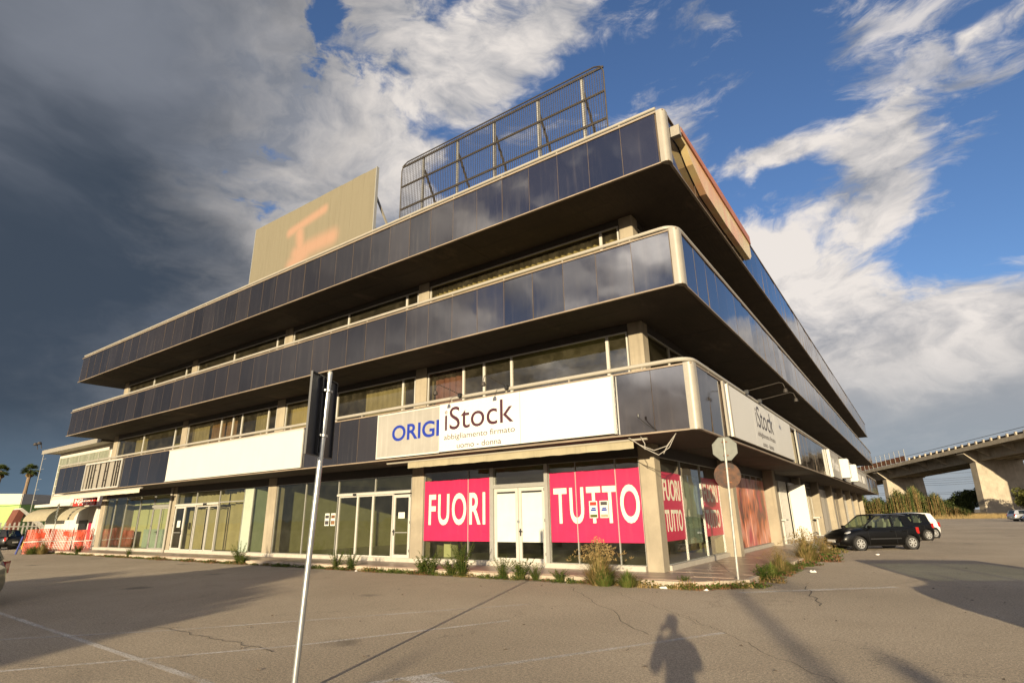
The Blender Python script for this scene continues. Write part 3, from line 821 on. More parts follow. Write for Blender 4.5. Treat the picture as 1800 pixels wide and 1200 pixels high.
# bay C
glazing(bld, 'f', [(-30.72, -28.50, 2.66, 3.28), (-28.50, -26.10, 2.66, 3.28), (-26.10, -23.75, 2.66, 3.28), (-26.05, -23.75, .30, 2.66), (-22.95, -21.68, .30, 3.28)], 'glass', 'alu', .05, name='shop_window')
glazing(bld, 'f', [(-29.55, -28.40, .30, 2.55), (-28.30, -27.05, .30, 2.52), (-27.00, -26.10, .30, 2.52)], 'glass', 'alu_white', .10, 2.47, name='sliding_door')
door(-30.70, -29.57, .30, 2.55, handle=-29.66, bar=True)
MB().box(-30.72, -26.06, 2.43, 2.55, 2.56, 2.655).build('door_header', 'alu_white', bld)
MB().box(-27.55, -27.2, 2.40, 2.429, 2.54, 2.65).build('door_sensor', 'black', bld)
MB().box(-23.73, -22.97, 2.52, 3.3, .31, 3.27).build('window_cabinet', 'alu_green', bld)
# bay D
glazing(bld, 'f', [(-40.36, -38.9, .30, 3.28), (-38.9, -37.3, .30, 3.28), (-37.3, -35.3, .30, 3.28), (-35.3, -33.5, .30, 3.28), (-33.42, -31.42, 2.68, 3.28)], 'glass', 'alu', .05, name='shop_window')
for a, b, h in ((-33.42, -32.45, -32.52), (-32.43, -31.42, None)):
    door(a, b, .30, 2.54, handle=h, frame='alu', fw=.07)
MB().box(-33.5, -31.42, 2.43, 2.55, 2.55, 2.67).build('door_header', 'alu', bld)
MB().tube([(-31.12, 2.36, PZ+.02), (-31.12, 2.36, 3.6)], .07, 10).build('drain_pipe', 'post', bld, smooth=True)

# upper storeys
def storey(z0, z1, bays):
    for panes, cur in bays:
        glazing(bld, 'f', [(a, b, z0, z1) for a, b in panes], 'glass_dirty', 'alu_white', .10, name='window')
        for c in cur: folds(bld, c[0], c[1], z0+.03, z1-.02, 2.85, c[2], c[3] if len(c) > 3 else .035, c[4] if len(c) > 4 else .16)
storey(3.98, 7.14, [
    ([(-3.38, -2.66), (-7.20, -3.38), (-8.46, -7.20), (-9.46, -8.46), (-11.32, -9.46)], [(-11.2, -9.6, 'plum_curtain', .03, .3)]),
    ([(-12.74, -12.02), (-16.98, -12.74), (-20.94, -16.98)], [(-15.4, -12.8, 'blind', .01, .3), (-20.9, -18.6, 'curtain', .03, .2)]),
    ([(-22.45, -21.70), (-24.9, -22.45), (-25.8, -24.9), (-27.0, -25.8), (-30.70, -27.0)], [(-24.1, -22.9, 'blind', .012, .25), (-27.0, -25.9, 'brown_curtain', .03, .3), (-28.6, -27.1, 'brown_curtain', .02, .4), (-30.6, -28.9, 'blind', .015, .4)]),
    ([(-32.3, -31.40), (-36.5, -32.3), (-40.34, -36.5)], [(-38.4, -36.6, 'blind', .01, .3)])])
MB().box(-7.0, -3.5, 5.4, 5.5, 4.0, 7.1).build('partition', 'room_pale', bld); MB().box(-19.0, -13.0, 6.4, 6.5, 4.0, 7.1).build('partition', 'room', bld); MB().box(-36.4, -32.6, 4.4, 4.5, 4.0, 7.1).build('partition', 'room', bld)
storey(7.74, 10.86, [
    ([(-3.33, -2.66), (-11.32, -3.33)], [(-11.28, -3.42, 'curtain', .05, .26), (-3.30, -2.70, 'curtain', .05, .26)]),
    ([(-12.72, -12.02), (-16.6, -12.72), (-20.94, -16.6)], []),
    ([(-22.4, -21.70), (-26.6, -22.4), (-30.70, -26.6)], []),
    ([(-32.15, -31.40), (-36.5, -32.15), (-40.34, -36.5)], [])])
for z0, z1 in ((3.98, 7.14), (7.74, 10.86)):
    for i in range(len(COLY)-1):
        a, b = COLY[i][1]+.02, COLY[i+1][0]-.02; n_ = 3 if i < 4 else 2
        glazing(bld, 's', [(a+(b-a)*k/n_, a+(b-a)*(k+1)/n_, z0, z1) for k in range(n_)], 'glass_dirty', 'alu_white', .10, name='window')
# interiors seen through the glass
def room(z0, z1, wm, fm='room_floor'):
    MB().box(-40.6, -2.5, 2.7, 12.0, z0, z0+.02).box(-12, -2.5, 12.001, L2-.8, z0, z0+.02).build('room_floor', fm, bld)
    MB().box(-40.6, -2.5, 2.82, 12.0, z1-.04, z1).box(-12, -2.5, 12.001, L2-.8, z1-.04, z1).build('room_ceiling', 'ceiling', bld)
    MB().box(-40.6, -12.02, 11.8, 12.0, z0+.02, z1-.05).build('room_wall', wm, bld)
    MB().box(-12.0, -11.8, 12.01, L2-.8, z0+.02, z1-.05).build('room_wall', wm, bld)
    for a, b in COLX[1:4]: MB().box((a+b)/2-.06, (a+b)/2+.06, 2.96, 11.79, z0+.02, z1-.05).build('room_wall', wm, bld)
    for a, b in COLY[2::2]: MB().box(-11.79, -2.63, (a+b)/2-.06, (a+b)/2+.06, z0+.02, z1-.05).build('room_wall', wm, bld)
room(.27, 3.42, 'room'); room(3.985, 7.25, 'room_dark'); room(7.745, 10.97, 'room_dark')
MB().box(-11.3, -2.9, 9.0, 9.15, .30, 3.36).build('room_wall', 'room', bld)
for x, y in ((-13.4, 7.2), (-6.6, 6.4), (-17.5, 8.0), (-26, 7.5)):
    MB().box(x, x+.5, y, y+.5, .30, 3.36).build('room_column', 'room_pale', bld)
MB().box(-11.1, -10.75, 3.4, 3.8, .30, 1.0).build('room_plinth', 'room_pale', bld)
# bay C curtains, bay D pale partitions and the items behind the glass
folds(bld, -30.6, -25.6, .32, 3.25, 3.25, 'curtain', .11, .42)
folds(bld, -25.5, -24.0, .32, 3.25, 3.05, 'curtain', .10, .34)
MB().box(-40.3, -33.6, 4.2, 4.3, .30, 3.36).build('partition', 'room_pale', bld)
MB().box(-36.4, -31.5, 3.4, 3.45, .30, 1.35).build('partition', 'sheet', bld)
MB().box(-40.2, -38.4, 3.6, 3.65, .30, 1.3).build('partition', 'timber', bld)

# ---- side: posters, pillars and panels along the ground floor
glazing(bld, 's', [(2.97, 4.86, .30, 3.28), (4.86, 6.95, .30, 3.28), (6.95, 9.12, .30, 3.28)], 'glass_side', 'alu', .04, name='shop_window')
fire = [(10.0+i*(6.95/6), 10.0+(i+1)*(6.95/6)) for i in range(6)]
glazing(bld, 's', [(a, b, .30, 3.28, 'glass_side') for a, b in fire], 'glass_side', 'alu', .03, name='shop_window')
for a, b in fire: MB().box(-2.185, -2.165, a+.03, b-.03, .33, 3.1).build('window_film', 'poster_fire', bld)
MB().box(-2.20, -2.14, 17.9, 20.4, .30, 3.28).build('wall_panel', 'concrete', bld)
for i in range(7): MB().box(-2.20, -2.10, 20.45+i*.33, 20.45+i*.33+.20, .30, 3.28).build('wall_slat', 'alu_white', bld)
MB().box(-2.08, -2.0, 22.9, 26.9, .16, 3.26).box(-2.0, -1.15, 22.8, 22.88, .16, 3.1).build('wall_panel', 'sign_clean', bld)
glazing(bld, 's', [(26.95, 29.2, .30, 3.28), (29.2, 31.0, .30, 3.28), (31.0, 32.5, .30, 3.28)], 'glass_side', 'post', .12, name='shop_window')
seg = 33.4; k = 0
mats_ = ['concrete', 'sill', 'sign_grey', 'awning', 'post', 'concrete', 'sign_white', 'concrete', 'sign_white', 'blind', 'sill', 'alu_white', 'concrete', 'sign_grey']
while seg < 71:
    nxt = next((c for c in COLY if c[0] > seg), (76, 77)); w = min(2.4, nxt[0]-.05-seg)
    MB().box(-2.21, -2.13+.03*(k % 2), seg, seg+w-.04, .30, 3.27).build('wall_panel', mats_[k % len(mats_)], bld)
    seg += w
    if nxt[0]-.05-seg < .1: seg = nxt[1]+.03
    k += 1
tag(bld.children[0], None)

SURVEY = None
# ================================================================== THINGS ON THE FACADE
# white sign, front left
t = thing('fascia_sign', 'long blank white sign board on the front of the first parapet, faded old lettering', 'sign', (-21.2, -.02, 3.66))
MB().box(-5.50, 5.62, -.055, 0.0, 0, 1.53).build('board', 'sign_white', t)
MB().box(-5.53, 5.65, -.075, -.056, 1.50, 1.54).box(-5.53, 5.65, -.075, -.056, -.01, .02).build('edge_trim', 'alu_white', t)
# grey sign ORIGI(...)
t = thing('fascia_sign', 'grey sign board with blue ORIGI lettering cut off by the white board', 'sign', (-11.2, -.02, 3.68))
MB().box(0, 2.92, -.05, 0, 0, 1.50).build('board', 'sign_grey', t)
MB().box(-.04, -.001, -.065, 0, -.02, 1.52).box(0, 2.92, -.06, -.051, 1.47, 1.51).box(0, 2.92, -.06, -.051, -.02, .03).build('edge_trim', 'sign_white', t)
lettering('ORIG', t, 'blue_letter', .72, .52, 1.98, .54, y=-.0505, bold=.018)
MB().box(2.78, 2.90, -.055, -.0505, .53, 1.05).build('lettering', 'blue_letter', t)
# white iStock sign
t = thing('fascia_sign', 'white sign board lettered iStock abbigliamento firmato uomo - donna, blank on its right', 'sign', (-8.28, -.03, 3.68))
MB().box(0, 3.17, -.06, 0, 0, 1.52).box(3.18, 6.14, -.058, 0, 0, 1.52).build('board', 'sign_clean', t)
MB().box(6.141, 6.20, -.08, 0, -.02, 1.54).build('edge_trim', 'alu_white', t)
def istock(t, side=False, yy=-.0605, x0=0.0, mm='plum_letter', mg='grey_letter', H=1.0):
    put = (lambda txt, m, x, z, w, h, **k: lettering(txt, t, m, x, z, w, h, y=yy, **k)) if not side else \
          (lambda txt, m, x, z, w, h, **k: lettering(txt, t, m, yy, z, w, h, y=x, side=True, **k))
    put('\u0131', mm, x0+.25, .66, .085, .48, bold=.004); put('Stock', mm, x0+.44, .66, 2.5, .73)
    ring = MB().lathe([(.028, -.004), (.052, -.004), (.052, 0), (.028, 0), (.028, -.004)], 16, 'y').build('lettering', mm, t)
    if side: ring.rotation_euler = (0, 0, PI/2); ring.location = (yy, x0+.29, 1.24)
    else: ring.location = (x0+.29, yy, 1.24)
    put('abbigliamento firmato', mg, x0+.22, .31, 2.76, .22); put('uomo - donna', mg, x0+.76, .06, 1.72, .17)
istock(t)
# side sign
t = thing('fascia_sign', 'white side sign board with faded iStock lettering round the corner', 'sign', (.02, 2.85, 3.70))
MB().box(0, .08, 0, 2.95, 0, 1.50).box(0, .08, 2.96, 6.40, 0, 1.50).box(0, .08, 6.41, 9.75, 0, 1.50).build('board', 'sign_clean', t)
MB().box(.081, .10, 0, .10, -.02, 1.53).box(.0, .06, -.34, -.16, -.02, 1.53).build('edge_trim', 'post', t)
istock(t, True, .0805, 3.05, 'grey_letter', 'grey_letter')
# open steel frame where the cladding is missing, front left and side
t = thing('bare_sign', 'bare steel sign frame over a cream wall where cladding is missing, left end of front', 'frame', (-37.4, -.02, 3.66))
MB().box(0, 5.1, .04, .075, .02, 1.5).build('backing_board', 'post', t)
fr = MB().box(-.03, 5.14, -.05, -.0, 1.48, 1.56).box(-.03, 5.14, -.05, -.0, -.02, .05).box(5.06, 5.14, -.05, 0, .05, 1.48).box(-.03, .04, -.05, 0, .05, 1.48)
fr.build('rim', 'alu_white', t)
for i, x in enumerate((.55, .95, 1.35, 2.1, 2.9, 3.25, 4.1, 4.45, 4.75)): MB().box(x, x+.03, -.03, .02, .05, 1.48).build('upright', 'dark_metal', t)
for x, z in ((.95, .7), (1.35, 1.1), (2.9, .45), (2.9, .95), (4.45, .8), (4.45, 1.15)): MB().box(x-.02, x+.3, -.035, -.031, z, z+.03).build('tie', 'dark_metal', t)
t = thing('bare_sign', 'open sign frame with a leaning board between the side sign and dark panels', 'frame', (.02, 12.65, 3.66))
MB().box(0, .06, 0, .10, 0, 1.52).box(0, .06, 1.5, 1.62, 0, 1.52).box(0, .05, .1, 1.5, 1.45, 1.52).build('rim', 'alu', t)
MB().box(-.05, -.01, .7, 1.2, 0, 1.3).build('board', 'awning', t)
# grey side sign with pale lettering, and the two white light boxes
t = thing('fascia_sign', 'grey side sign board with pale lettering before the two white box signs', 'sign', (.02, 25.3, 3.66))
MB().box(0, .10, 0, 5.2, 0, 1.54).build('board', 'sign_grey', t); MB().box(0, .16, -.25, -.01, -.05, 1.56).build('edge_trim', 'sign_white', t)
lettering('Moto', t, 'pale_letter', .1005, .45, 3.2, .7, y=1.0, side=True, bold=.02)
for k, y in enumerate((30.9, 37.0)):
    t = thing('box_sign', 'white box sign sticking out from the side parapet, '+('the nearer of the two' if k == 0 else 'the farther of the two'), 'sign', (.02, y, 3.80), group='white box signs on the side parapet')
    MB().box(0, .55, 0, .95, 0, 1.25).build('casing', 'sign_white', t); MB().box(.551, .57, .04, .91, .04, 1.21).build('face', 'pale_letter', t)
t = thing('fascia_sign', 'pale side sign board between and beyond the white box signs', 'sign', (.02, 32.1, 3.66))
MB().box(0, .10, 0, 4.6, 0, 1.5).box(0, .10, 6.2, 23.0, 0, 1.5).build('board', 'sign_grey', t)
for y in (8.0, 12.5, 17): MB().box(.101, .12, y, y+2.8, .45, 1.1).build('lettering_plate', 'pale_letter', t)

# box sign on the top band, round the corner
t = thing('banner_sign', 'long box sign with faded orange and cream print on the side of the top parapet', 'sign', (.07, -.1, 11.15))
MB().prism([(.70, .98), (.70, 1.26), (5.0, 1.30), (9.0, 1.26), (9.1, .45), (8.7, .16), (5.2, .12), (2.9, .20), (1.7, .62), (1.15, .98)], .02, .22, 'yz').build('print_box', 'blur_print', t)
MB().prism([(.70, 1.12), (.70, 1.30), (5.0, 1.34), (9.05, 1.30), (9.12, .98), (5.0, 1.02), (1.6, 1.12)], .221, .27, 'yz').build('orange_edge', 'orange_edge', t)
MB().box(.0, .26, .52, .699, .96, 1.30).build('end_cap', 'post', t)
for y in (2.2, 4.4, 6.6, 8.4): MB().box(-.02, .02, y, y+.06, .5, 1.25).build('bracket', 'dark_metal', t)
SURVEY = None

# window posters
SURVEY = 'local'
def poster(label, x0, x1, z0, z1, word, lx0, lx1, lz0=1.43, lz1=2.51, joints=()):
    t = thing('window_poster', label, 'poster', (x0, 2.512, z0))
    cuts = [x0]+list(joints)+[x1]
    for a, b in zip(cuts[:-1], cuts[1:]): MB().box(a-x0+.002, b-x0-.002, .0, .004, 0, z1-z0).build('sheet', 'pink', t)
    lettering(word, t, 'cream_letter', lx0-x0, lz0-z0, lx1-lx0, lz1-lz0, y=-.0005, bold=.016, sp=1.15)
    return t
poster('bright pink window poster lettered FUORI', -11.32, -8.20, .90, 2.98, 'FUORI', -11.09, -8.42, joints=(-9.19,))
poster('bright pink window poster lettered TUTTO beside the corner pillar', -5.76, -2.64, .90, 2.98, 'TUTTO', -5.63, -2.70, joints=(-4.8, -3.42))
for k, (x0, x1) in enumerate(((-4.36, -4.08), (-4.0, -3.72))):
    t = thing('flyer', ('left' if k == 0 else 'right')+' of two small event flyers stuck on the TUTTO poster', 'flyer', (x0, 2.50, 1.59))
    w = x1-x0
    MB().box(0, w, 0, .003, 0, .49).build('sheet', 'paper', t)
    MB().box(.03, w-.03, -.002, -.0005, .36, .46).build('heading', 'red' if k == 0 else 'grey_letter', t)
    MB().box(.05, w-.05, -.002, -.0005, .20, .25).box(.08, w-.06, -.002, -.0005, .26, .30).build('picture', 'blue_letter', t)
    MB().box(.02, w-.02, -.002, -.0005, .02, .10).build('footer', 'awning' if k else 'leaf_b', t)
for k, (a, b) in enumerate(((-7.96, -7.08), (-6.90, -6.0))):
    t = thing('paper_sheet', 'white paper covering the '+('left' if k == 0 else 'right')+' leaf of the double door between the pink posters', 'paper', (a+.03, 2.500, .89))
    MB().box(0, b-a-.06, 0, .004, 0, 1.52).build('sheet', 'paper', t)
for k, (x, z, l) in enumerate(((-17.20, 1.45, 'left of two flyers on the dark glass beside the sliding door'), (-16.80, 1.45, 'right of two flyers on the dark glass beside the sliding door'),
                    (-12.68, 1.69, 'white notice on the narrow door beside the FUORI poster'), (-30.25, 1.45, 'white notice on the left door of the curtained shop'))):
    t = thing('notice', l, 'notice', (x, 2.488 if k > 1 else 2.50, z)); h = .5 if k < 2 else .22
    MB().box(0, .30 if k < 2 else .35, 0, .003, 0, h if k != 3 else .35).build('sheet', 'paper', t)
    if k < 2: MB().box(.03, .27, -.002, -.0005, .05, .2).box(.03, .27, -.002, -.0005, .3, .42).build('picture', 'grey_letter' if k == 0 else 'dryred', t)
# side posters, two lines each
for k, (y0, y1) in enumerate(((3.02, 4.82), (7.0, 9.05))):
    t = thing('window_poster', ('nearer' if k == 0 else 'farther')+' pink side window poster lettered FUORI TUTTO', 'poster', (-2.212, y0, .92), group='side window posters')
    MB().box(-.004, 0, 0, y1-y0, 0, 1.94).build('sheet', 'pink_far', t)
    lettering('FUORI', t, 'cream_letter', .0005, 1.12, (y1-y0)*.82, .62, y=.15, side=True, bold=.018)
    lettering('TUTTO', t, 'cream_letter', .0005, .25, (y1-y0)*.82, .62, y=.15, side=True, bold=.018)
t = thing('plastic_sheet', 'pale blue translucent sheet hanging inside the side window between pink posters', 'sheet', (-2.34, 5.0, .75))
folds(t, 0, 1.85, 0, 2.15, 0, 'sheet', .02, .5, 'cloth', 's')

SURVEY = None
# awnings
def awning(label, x0, x1, v0, v1, y, z, m='awning'):
    t = thing('awning', label, 'awning', (x0, y, z))
    MB().tube([(0, 0, .0), (x1-x0, 0, 0)], .042, 10).build('roller_tube', 'rail', t, smooth=True)
    n_ = 40; vs, fs = [], []
    for i in range(n_+1):
        u = v0-x0+(v1-v0)*i/n_; w_ = .012*math.sin(i*1.1)
        vs += [(u, -.03, -.03), (u, -.06+w_, -.06+w_*.3), (u, -.055+w_*1.4, -.235+.006*math.sin(i*2.1)), (u, -.045+w_*1.4, -.235+.006*math.sin(i*2.1)), (u, -.045+w_, -.06)]
    for i in range(n_):
        for j in range(4): fs.append((5*i+j, 5*i+5+j, 5*i+6+j, 5*i+1+j))
    MB().add(vs, fs).build('canvas', m, t, smooth=True)
    for u in (.6, (x1-x0)/2, x1-x0-.6): MB().bar((u, 0, 0), (u, .5, .12), .03).build('arm', 'post', t)
awning('rolled beige awning over the pink posters', -11.05, -1.43, -9.98, -1.80, .30, 3.53)
awning('rolled cream awning at the left end of the front', -42.0, -29.2, -41.8, -29.3, -.05, 3.47, 'curtain_pale')

# spotlights on arms above the signs
def spot(label, loc, rz):
    t = thing('sign_spotlight', label, 'spotlight', loc, rz, 'spotlights over the signs')
    MB().box(-.05, .05, -.05, .07, -.06, .06).build('clamp', 'black', t)
    MB().tube([(0, 0, .03), (0, -.5, .10), (0, -1.0, .17), (0, -1.10, .12), (0, -1.14, -.02)], .011, 8).build('arm', 'dark_metal', t, smooth=True)
    MB().lathe([(.02, .08), (.05, .06), (.068, 0), (.072, -.05), (.055, -.05), (.04, .0)], 14, 'z', (0, -1.14, -.12)).build('head', 'dark_metal', t, smooth=True)
    return t
spot('left black spotlight on an arm above the iStock sign', (-7.45, -.06, 5.42), 0)
spot('right black spotlight on an arm above the iStock sign', (-5.60, -.06, 5.42), 0)
spot('nearer spotlight on an arm above the side sign', (.06, 5.55, 5.42), PI/2)
spot('farther spotlight on an arm above the side sign', (.06, 7.45, 5.42), PI/2)
# loose cables hanging at the corner under the first band
t = thing('loose_cables', 'pale loose cables dangling under the first parapet near the corner pillar', 'cable', (-1.6, 0.15, 3.58))
for pts in ([(-.3, 0, 0), (0, .05, -.22), (.35, .08, -.38), (.7, .05, -.30), (1.0, 0, .0)], [(-.28, 0, 0), (.1, .05, -.30), (.45, .1, -.50), (.75, .08, -.34), (.98, .02, .0)],
            [(.05, 0, 0), (.14, .03, -.2), (.12, .05, -.34)], [(.6, .05, -.48), (.68, .05, -.35), (.86, .03, -.14)]):
    fine_ = []
    for i in range(len(pts)-1):
        for q in range(4): fine_.append(Vector(pts[i]).lerp(Vector(pts[i+1]), q/4))
    fine_.append(Vector(pts[-1])); MB().tube(fine_, .010, 5).build('cable', 'wire', t, smooth=True)
t = thing('cable_end', 'short black bent cable end standing off the dark corner panel', 'cable', (-1.2, -.03, 3.66))
MB().tube([(.15, 0, 0), (.0, -.1, .12), (-.12, -.18, .24), (-.2, -.22, .34)], .012, 6).build('cable', 'black', t)
MB().lathe([(0, .06), (.03, .04), (.03, -.03), (0, -.05)], 8, 'z', (-.2, -.22, .37)).build('plug', 'black', t)
# white stand leaning by the side wall
for k, y in enumerate((18.3, 30.2)):
    t = thing('white_stand', 'thin white stand with a tray by the side wall, '+('beside the red window print' if k == 0 else 'beyond the bright white panel'), 'stand', (-1.75, y, PZ), group='white stands')
    MB().box(-.25, .25, -.3, .3, 0, .03).build('base', 'alu_white', t); MB().box(-.05, .05, -.1, .1, .03, 1.1).build('post', 'alu_white', t); MB().box(-.2, .2, -.35, .35, 1.1, 1.18).build('tray', 'alu_white', t)

# ---- roof billboards
def strut(mb, a, b, w): mb.bar(a, b, w)
t = thing('mesh_billboard', 'tall open wire mesh billboard frame on the roof by the corner', 'billboard', (-12.35, 1.5, 11.55))
W_, Z0, Z1 = 10.05, 1.6, 5.47
rim = MB().tube([(0, 0, Z0), (0, 0, Z1-.35), (.10, 0, Z1-.10), (.35, 0, Z1), (W_-.35, 0, Z1), (W_-.10, 0, Z1-.10), (W_, 0, Z1-.35), (W_, 0, Z0)], .028, 6)
rim.build('rim', 'dark_metal', t)
for z in (3.15, 4.30, 5.33, 1.9): MB().box(.0, W_, .01, .07, z-.035, z+.035).build('rail', 'dark_metal', t)
for x in (1.25, 3.2, 5.15, 7.25, 9.15):
    MB().box(x-.05, x+.05, .071, .15, 0, Z1-.1).build('post', 'galv_old', t)
    MB().bar((x, .2, Z1-.7), (x+.1, 2.6, .1), .07).build('brace', 'dark_metal', t)
wires = MB(); x = .09
while x < W_-.05: wires.box(x-.008, x+.008, -.008, .008, Z0, Z1-.06 if .3 < x < W_-.3 else Z1-.3); x += .095
z = Z0+.05
while z < Z1-.06: wires.box(.02, W_-.02, -.012, -.009, z-.004, z+.004); z += .095
tag(wires.build('wire_mesh', 'dark_metal', t), kind='stuff')
t = thing('roof_billboard', 'solid olive billboard with a faded pink patch on the roof, left of the mesh frame', 'billboard', (-24.15, 1.5, 11.55))
W_, Z0, Z1 = 10.05, 1.6, 6.06
n_ = 12
for i in range(n_): MB().box(W_*i/n_+.002, W_*(i+1)/n_-.002, -.02, .0, Z0, Z1+random.uniform(-.01, .01)).build('sheet', 'billboard', t)
MB().box(-.05, 0, -.03, .12, Z0, Z1+.03).box(W_, W_+.05, -.03, .12, Z0, Z1+.03).box(0, W_, .001, .10, Z1-.1, Z1-.02).build('frame', 'alu', t)
for x in (.4, 3.5, 6.6, 9.9):
    MB().box(x-.05, x+.05, .101, .20, 0, Z1-.15).build('post', 'galv_old', t); MB().bar((x, .2, Z1-1.4), (x+.15, 3.0, .1), .08).build('brace', 'post', t)
    MB().bar((x, .2, 3.0), (x+.15, 2.2, 2.0), .06).build('tie', 'dark_metal', t)
# faded print: soft-edged organic shape laid on the sheets
def blot(parent, pts, y, m):
    mb = MB().prism([(p[0], p[1]) for p in pts], y-.003, y, 'xz'); mb.build('faded_print', m, parent)
def smooth_poly(ctrl, n=6):
    out = []; k = len(ctrl)
    for i in range(k):
        p0, p1, p2, p3 = (Vector(ctrl[(i+j-1) % k]) for j in range(4))
        for q in range(n):
            s_ = q/n; out.append(tuple(0.5*((2*p1)+(-p0+p2)*s_+(2*p0-5*p1+4*p2-p3)*s_*s_+(-p0+3*p1-3*p2+p3)*s_**3)))
    return out
M['pink_soft'] = None
def soft_mat():
    m = bpy.data.materials.new('faded_pink_shape'); m.use_nodes = True
    n = NT(m.node_tree); b = m.node_tree.nodes['Principled BSDF']
    p = n.node('ShaderNodeTexCoord').outputs['Object']; px, py, pz = n.sep(p)
    def seg(ax, az, bx, bz, r):
        # distance to a segment, as a soft band
        dx_, dz_ = bx-ax, bz-az; L = dx_*dx_+dz_*dz_
        u = n.add(n.mul(n.sub(px, ax), dx_/L), n.mul(n.sub(pz, az), dz_/L)); u = n.m('MINIMUM', n.m('MAXIMUM', u, 0.0), 1.0)
        ex = n.sub(n.sub(px, ax), n.mul(u, dx_)); ez = n.sub(n.sub(pz, az), n.mul(u, dz_))
        d = n.m('SQRT', n.add(n.mul(ex, ex), n.mul(ez, ez)))
        return n.step(d, r*1.7, r*.15)
    f = n.m('MAXIMUM', n.m('MAXIMUM', seg(3.4, 4.75, 6.3, 5.15, .26), seg(4.3, 4.5, 4.5, 3.6, .34)), n.m('MAXIMUM', seg(4.2, 3.3, 7.1, 3.35, .45), seg(3.9, 2.7, 5.0, 3.2, .5)))
    st_ = n.noise(n.v('MULTIPLY', p, (1, 1, 0.06)), 6, 5, 0.65)
    base = n.mix(n.mul(n.step(st_, .45, .8), .5), (0.135, 0.118, 0.078), (0.095, 0.082, 0.052))
    n.put(b.inputs['Base Color'], n.mix(f, base, (0.23, 0.140, 0.094))); b.inputs['Roughness'].default_value = .7
    return m
M['pink_soft'] = soft_mat()
for ch in t.children:
    if ch.name.startswith('sheet'): ch.data.materials[0] = M['pink_soft']

# ================================================================== SIGN POLES
t = thing('road_sign_pole', 'shiny galvanised pole carrying a dark rectangular board seen almost edge-on', 'road sign', (-1.435, -9.60, 0))
top = Vector((.085, .055, 3.29))
MB().tube([(0, 0, -.0), top*.5, top*.78], .030, 20).tube([top*.775, top], .0275, 20).build('pole', 'galv', t, smooth=True)
MB().lathe([(0, 3.305), (.022, 3.303), (.030, 3.285), (.030, 3.27)], 20, 'z', (top.x, top.y, 0)).build('cap', 'galv_old', t, smooth=True)
bd = Vector((-.456, .889, 0)).normalized(); bn = Vector((.889, .456, 0)).normalized()
cz = 2.80; c0 = top*(cz/3.29)-bn*.052
def sboard(mb, a, b, z0, z1, off=0.0, th=.003):
    m_ = (a+b)/2
    return mb.obox(c0+bd*m_+Vector((0, 0, (z0+z1)/2))+bn*off, bd*(b-a)/2, bn*th, (0, 0, (z1-z0)/2))
bb = MB(); sboard(bb, -.31, .31, -.46, .43); bb.build('board', 'sign_back_dark', t)
rm = MB(); sboard(rm, -.318, -.308, -.468, .438, .012, .012); sboard(rm, .308, .318, -.468, .438, .012, .012); sboard(rm, -.308, .308, -.468, -.458, .012, .012); sboard(rm, -.308, .308, .428, .438, .012, .012)
rm.build('folded_rim', 'sign_back_dark', t)
for u in (-.075, .06):
    ch = MB(); sboard(ch, u-.008, u+.008, -.45, .42, .018, .015); ch.build('back_channel', 'black', t)
for z in (-.24, .27):
    p0 = top*((cz+z)/3.29)
    cl = MB().obox(p0, bd*.045, bn*.036, (0, 0, .012)).obox(p0+bd*.06, bd*.018, bn*.01, (0, 0, .010)).obox(p0-bd*.06, bd*.018, bn*.01, (0, 0, .010))
    cl.build('clamp', 'galv', t)

t = thing('stop_sign_pole', 'weathered pole at the pavement corner, back of an octagonal sign above a rusty round one', 'road sign', (.12, 1.30, PZ))
tp = Vector((.085, .02, 3.32))
MB().tube([(0, 0, 0), tp], .030, 12).build('pole', 'galv_old', t, smooth=True)
vd = Vector((3.84, -14.7, 0)).normalized(); vs_ = Vector((-vd.y, vd.x, 0))
def disc(n_, r, z, m, name, rot=0.0, th=.0025):
    c_ = tp*(z/3.32)-vd*.045+Vector((0.0, 0, 0)); mb = MB()
    o_ = [c_+vs_*math.cos(2*PI*k/n_+rot)*r+Vector((0, 0, 1))*math.sin(2*PI*k/n_+rot)*r for k in range(n_)]
    mb.add([p-vd*th for p in o_]+[p+vd*th for p in o_], [tuple(range(n_)), tuple(range(n_, 2*n_))[::-1]]+[(k, (k+1) % n_, n_+(k+1) % n_, n_+k) for k in range(n_)])
    plate = mb.build(name, m, t)
    ring = MB().tube([p+vd*.008 for p in o_]+[o_[0]+vd*.008], .006, 5); ring.build('rim', m, plate, smooth=True)
    for dz_ in (-.17, .17):
        MB().obox(c_+vd*.03+Vector((0, 0, dz_)), vs_*.05, vd*.02, (0, 0, .012)).obox(c_+vd*.012+Vector((0, 0, dz_))+vs_*.06, vs_*.02, vd*.006, (0, 0, .012)).build('bracket', 'rust', plate)
    return plate
def rust_disc():
    m = bpy.data.materials.new('rusty_sign_back'); m.use_nodes = True
    n = NT(m.node_tree); b = m.node_tree.nodes['Principled BSDF']; p = n.node('ShaderNodeTexCoord').outputs['Object']
    f = n.noise(p, 3.2, 6, .65); g = n.noise(p, 16, 5, .7)
    c = n.mix(n.step(f, .38, .62), (0.085, 0.036, 0.015), (0.022, 0.014, 0.010)); c = n.mix(n.step(g, .45, .7), c, (0.055, 0.02, 0.009))
    n.put(b.inputs['Base Color'], c); b.inputs['Roughness'].default_value = .8; n.put(b.inputs['Normal'], n.bump(g, .5, .004)); return m
M['rust_disc'] = rust_disc()
disc(8, .315, 3.07, 'sign_back', 'octagonal_plate', PI/8); disc(32, .315, 2.41, 'rust_disc', 'round_plate')

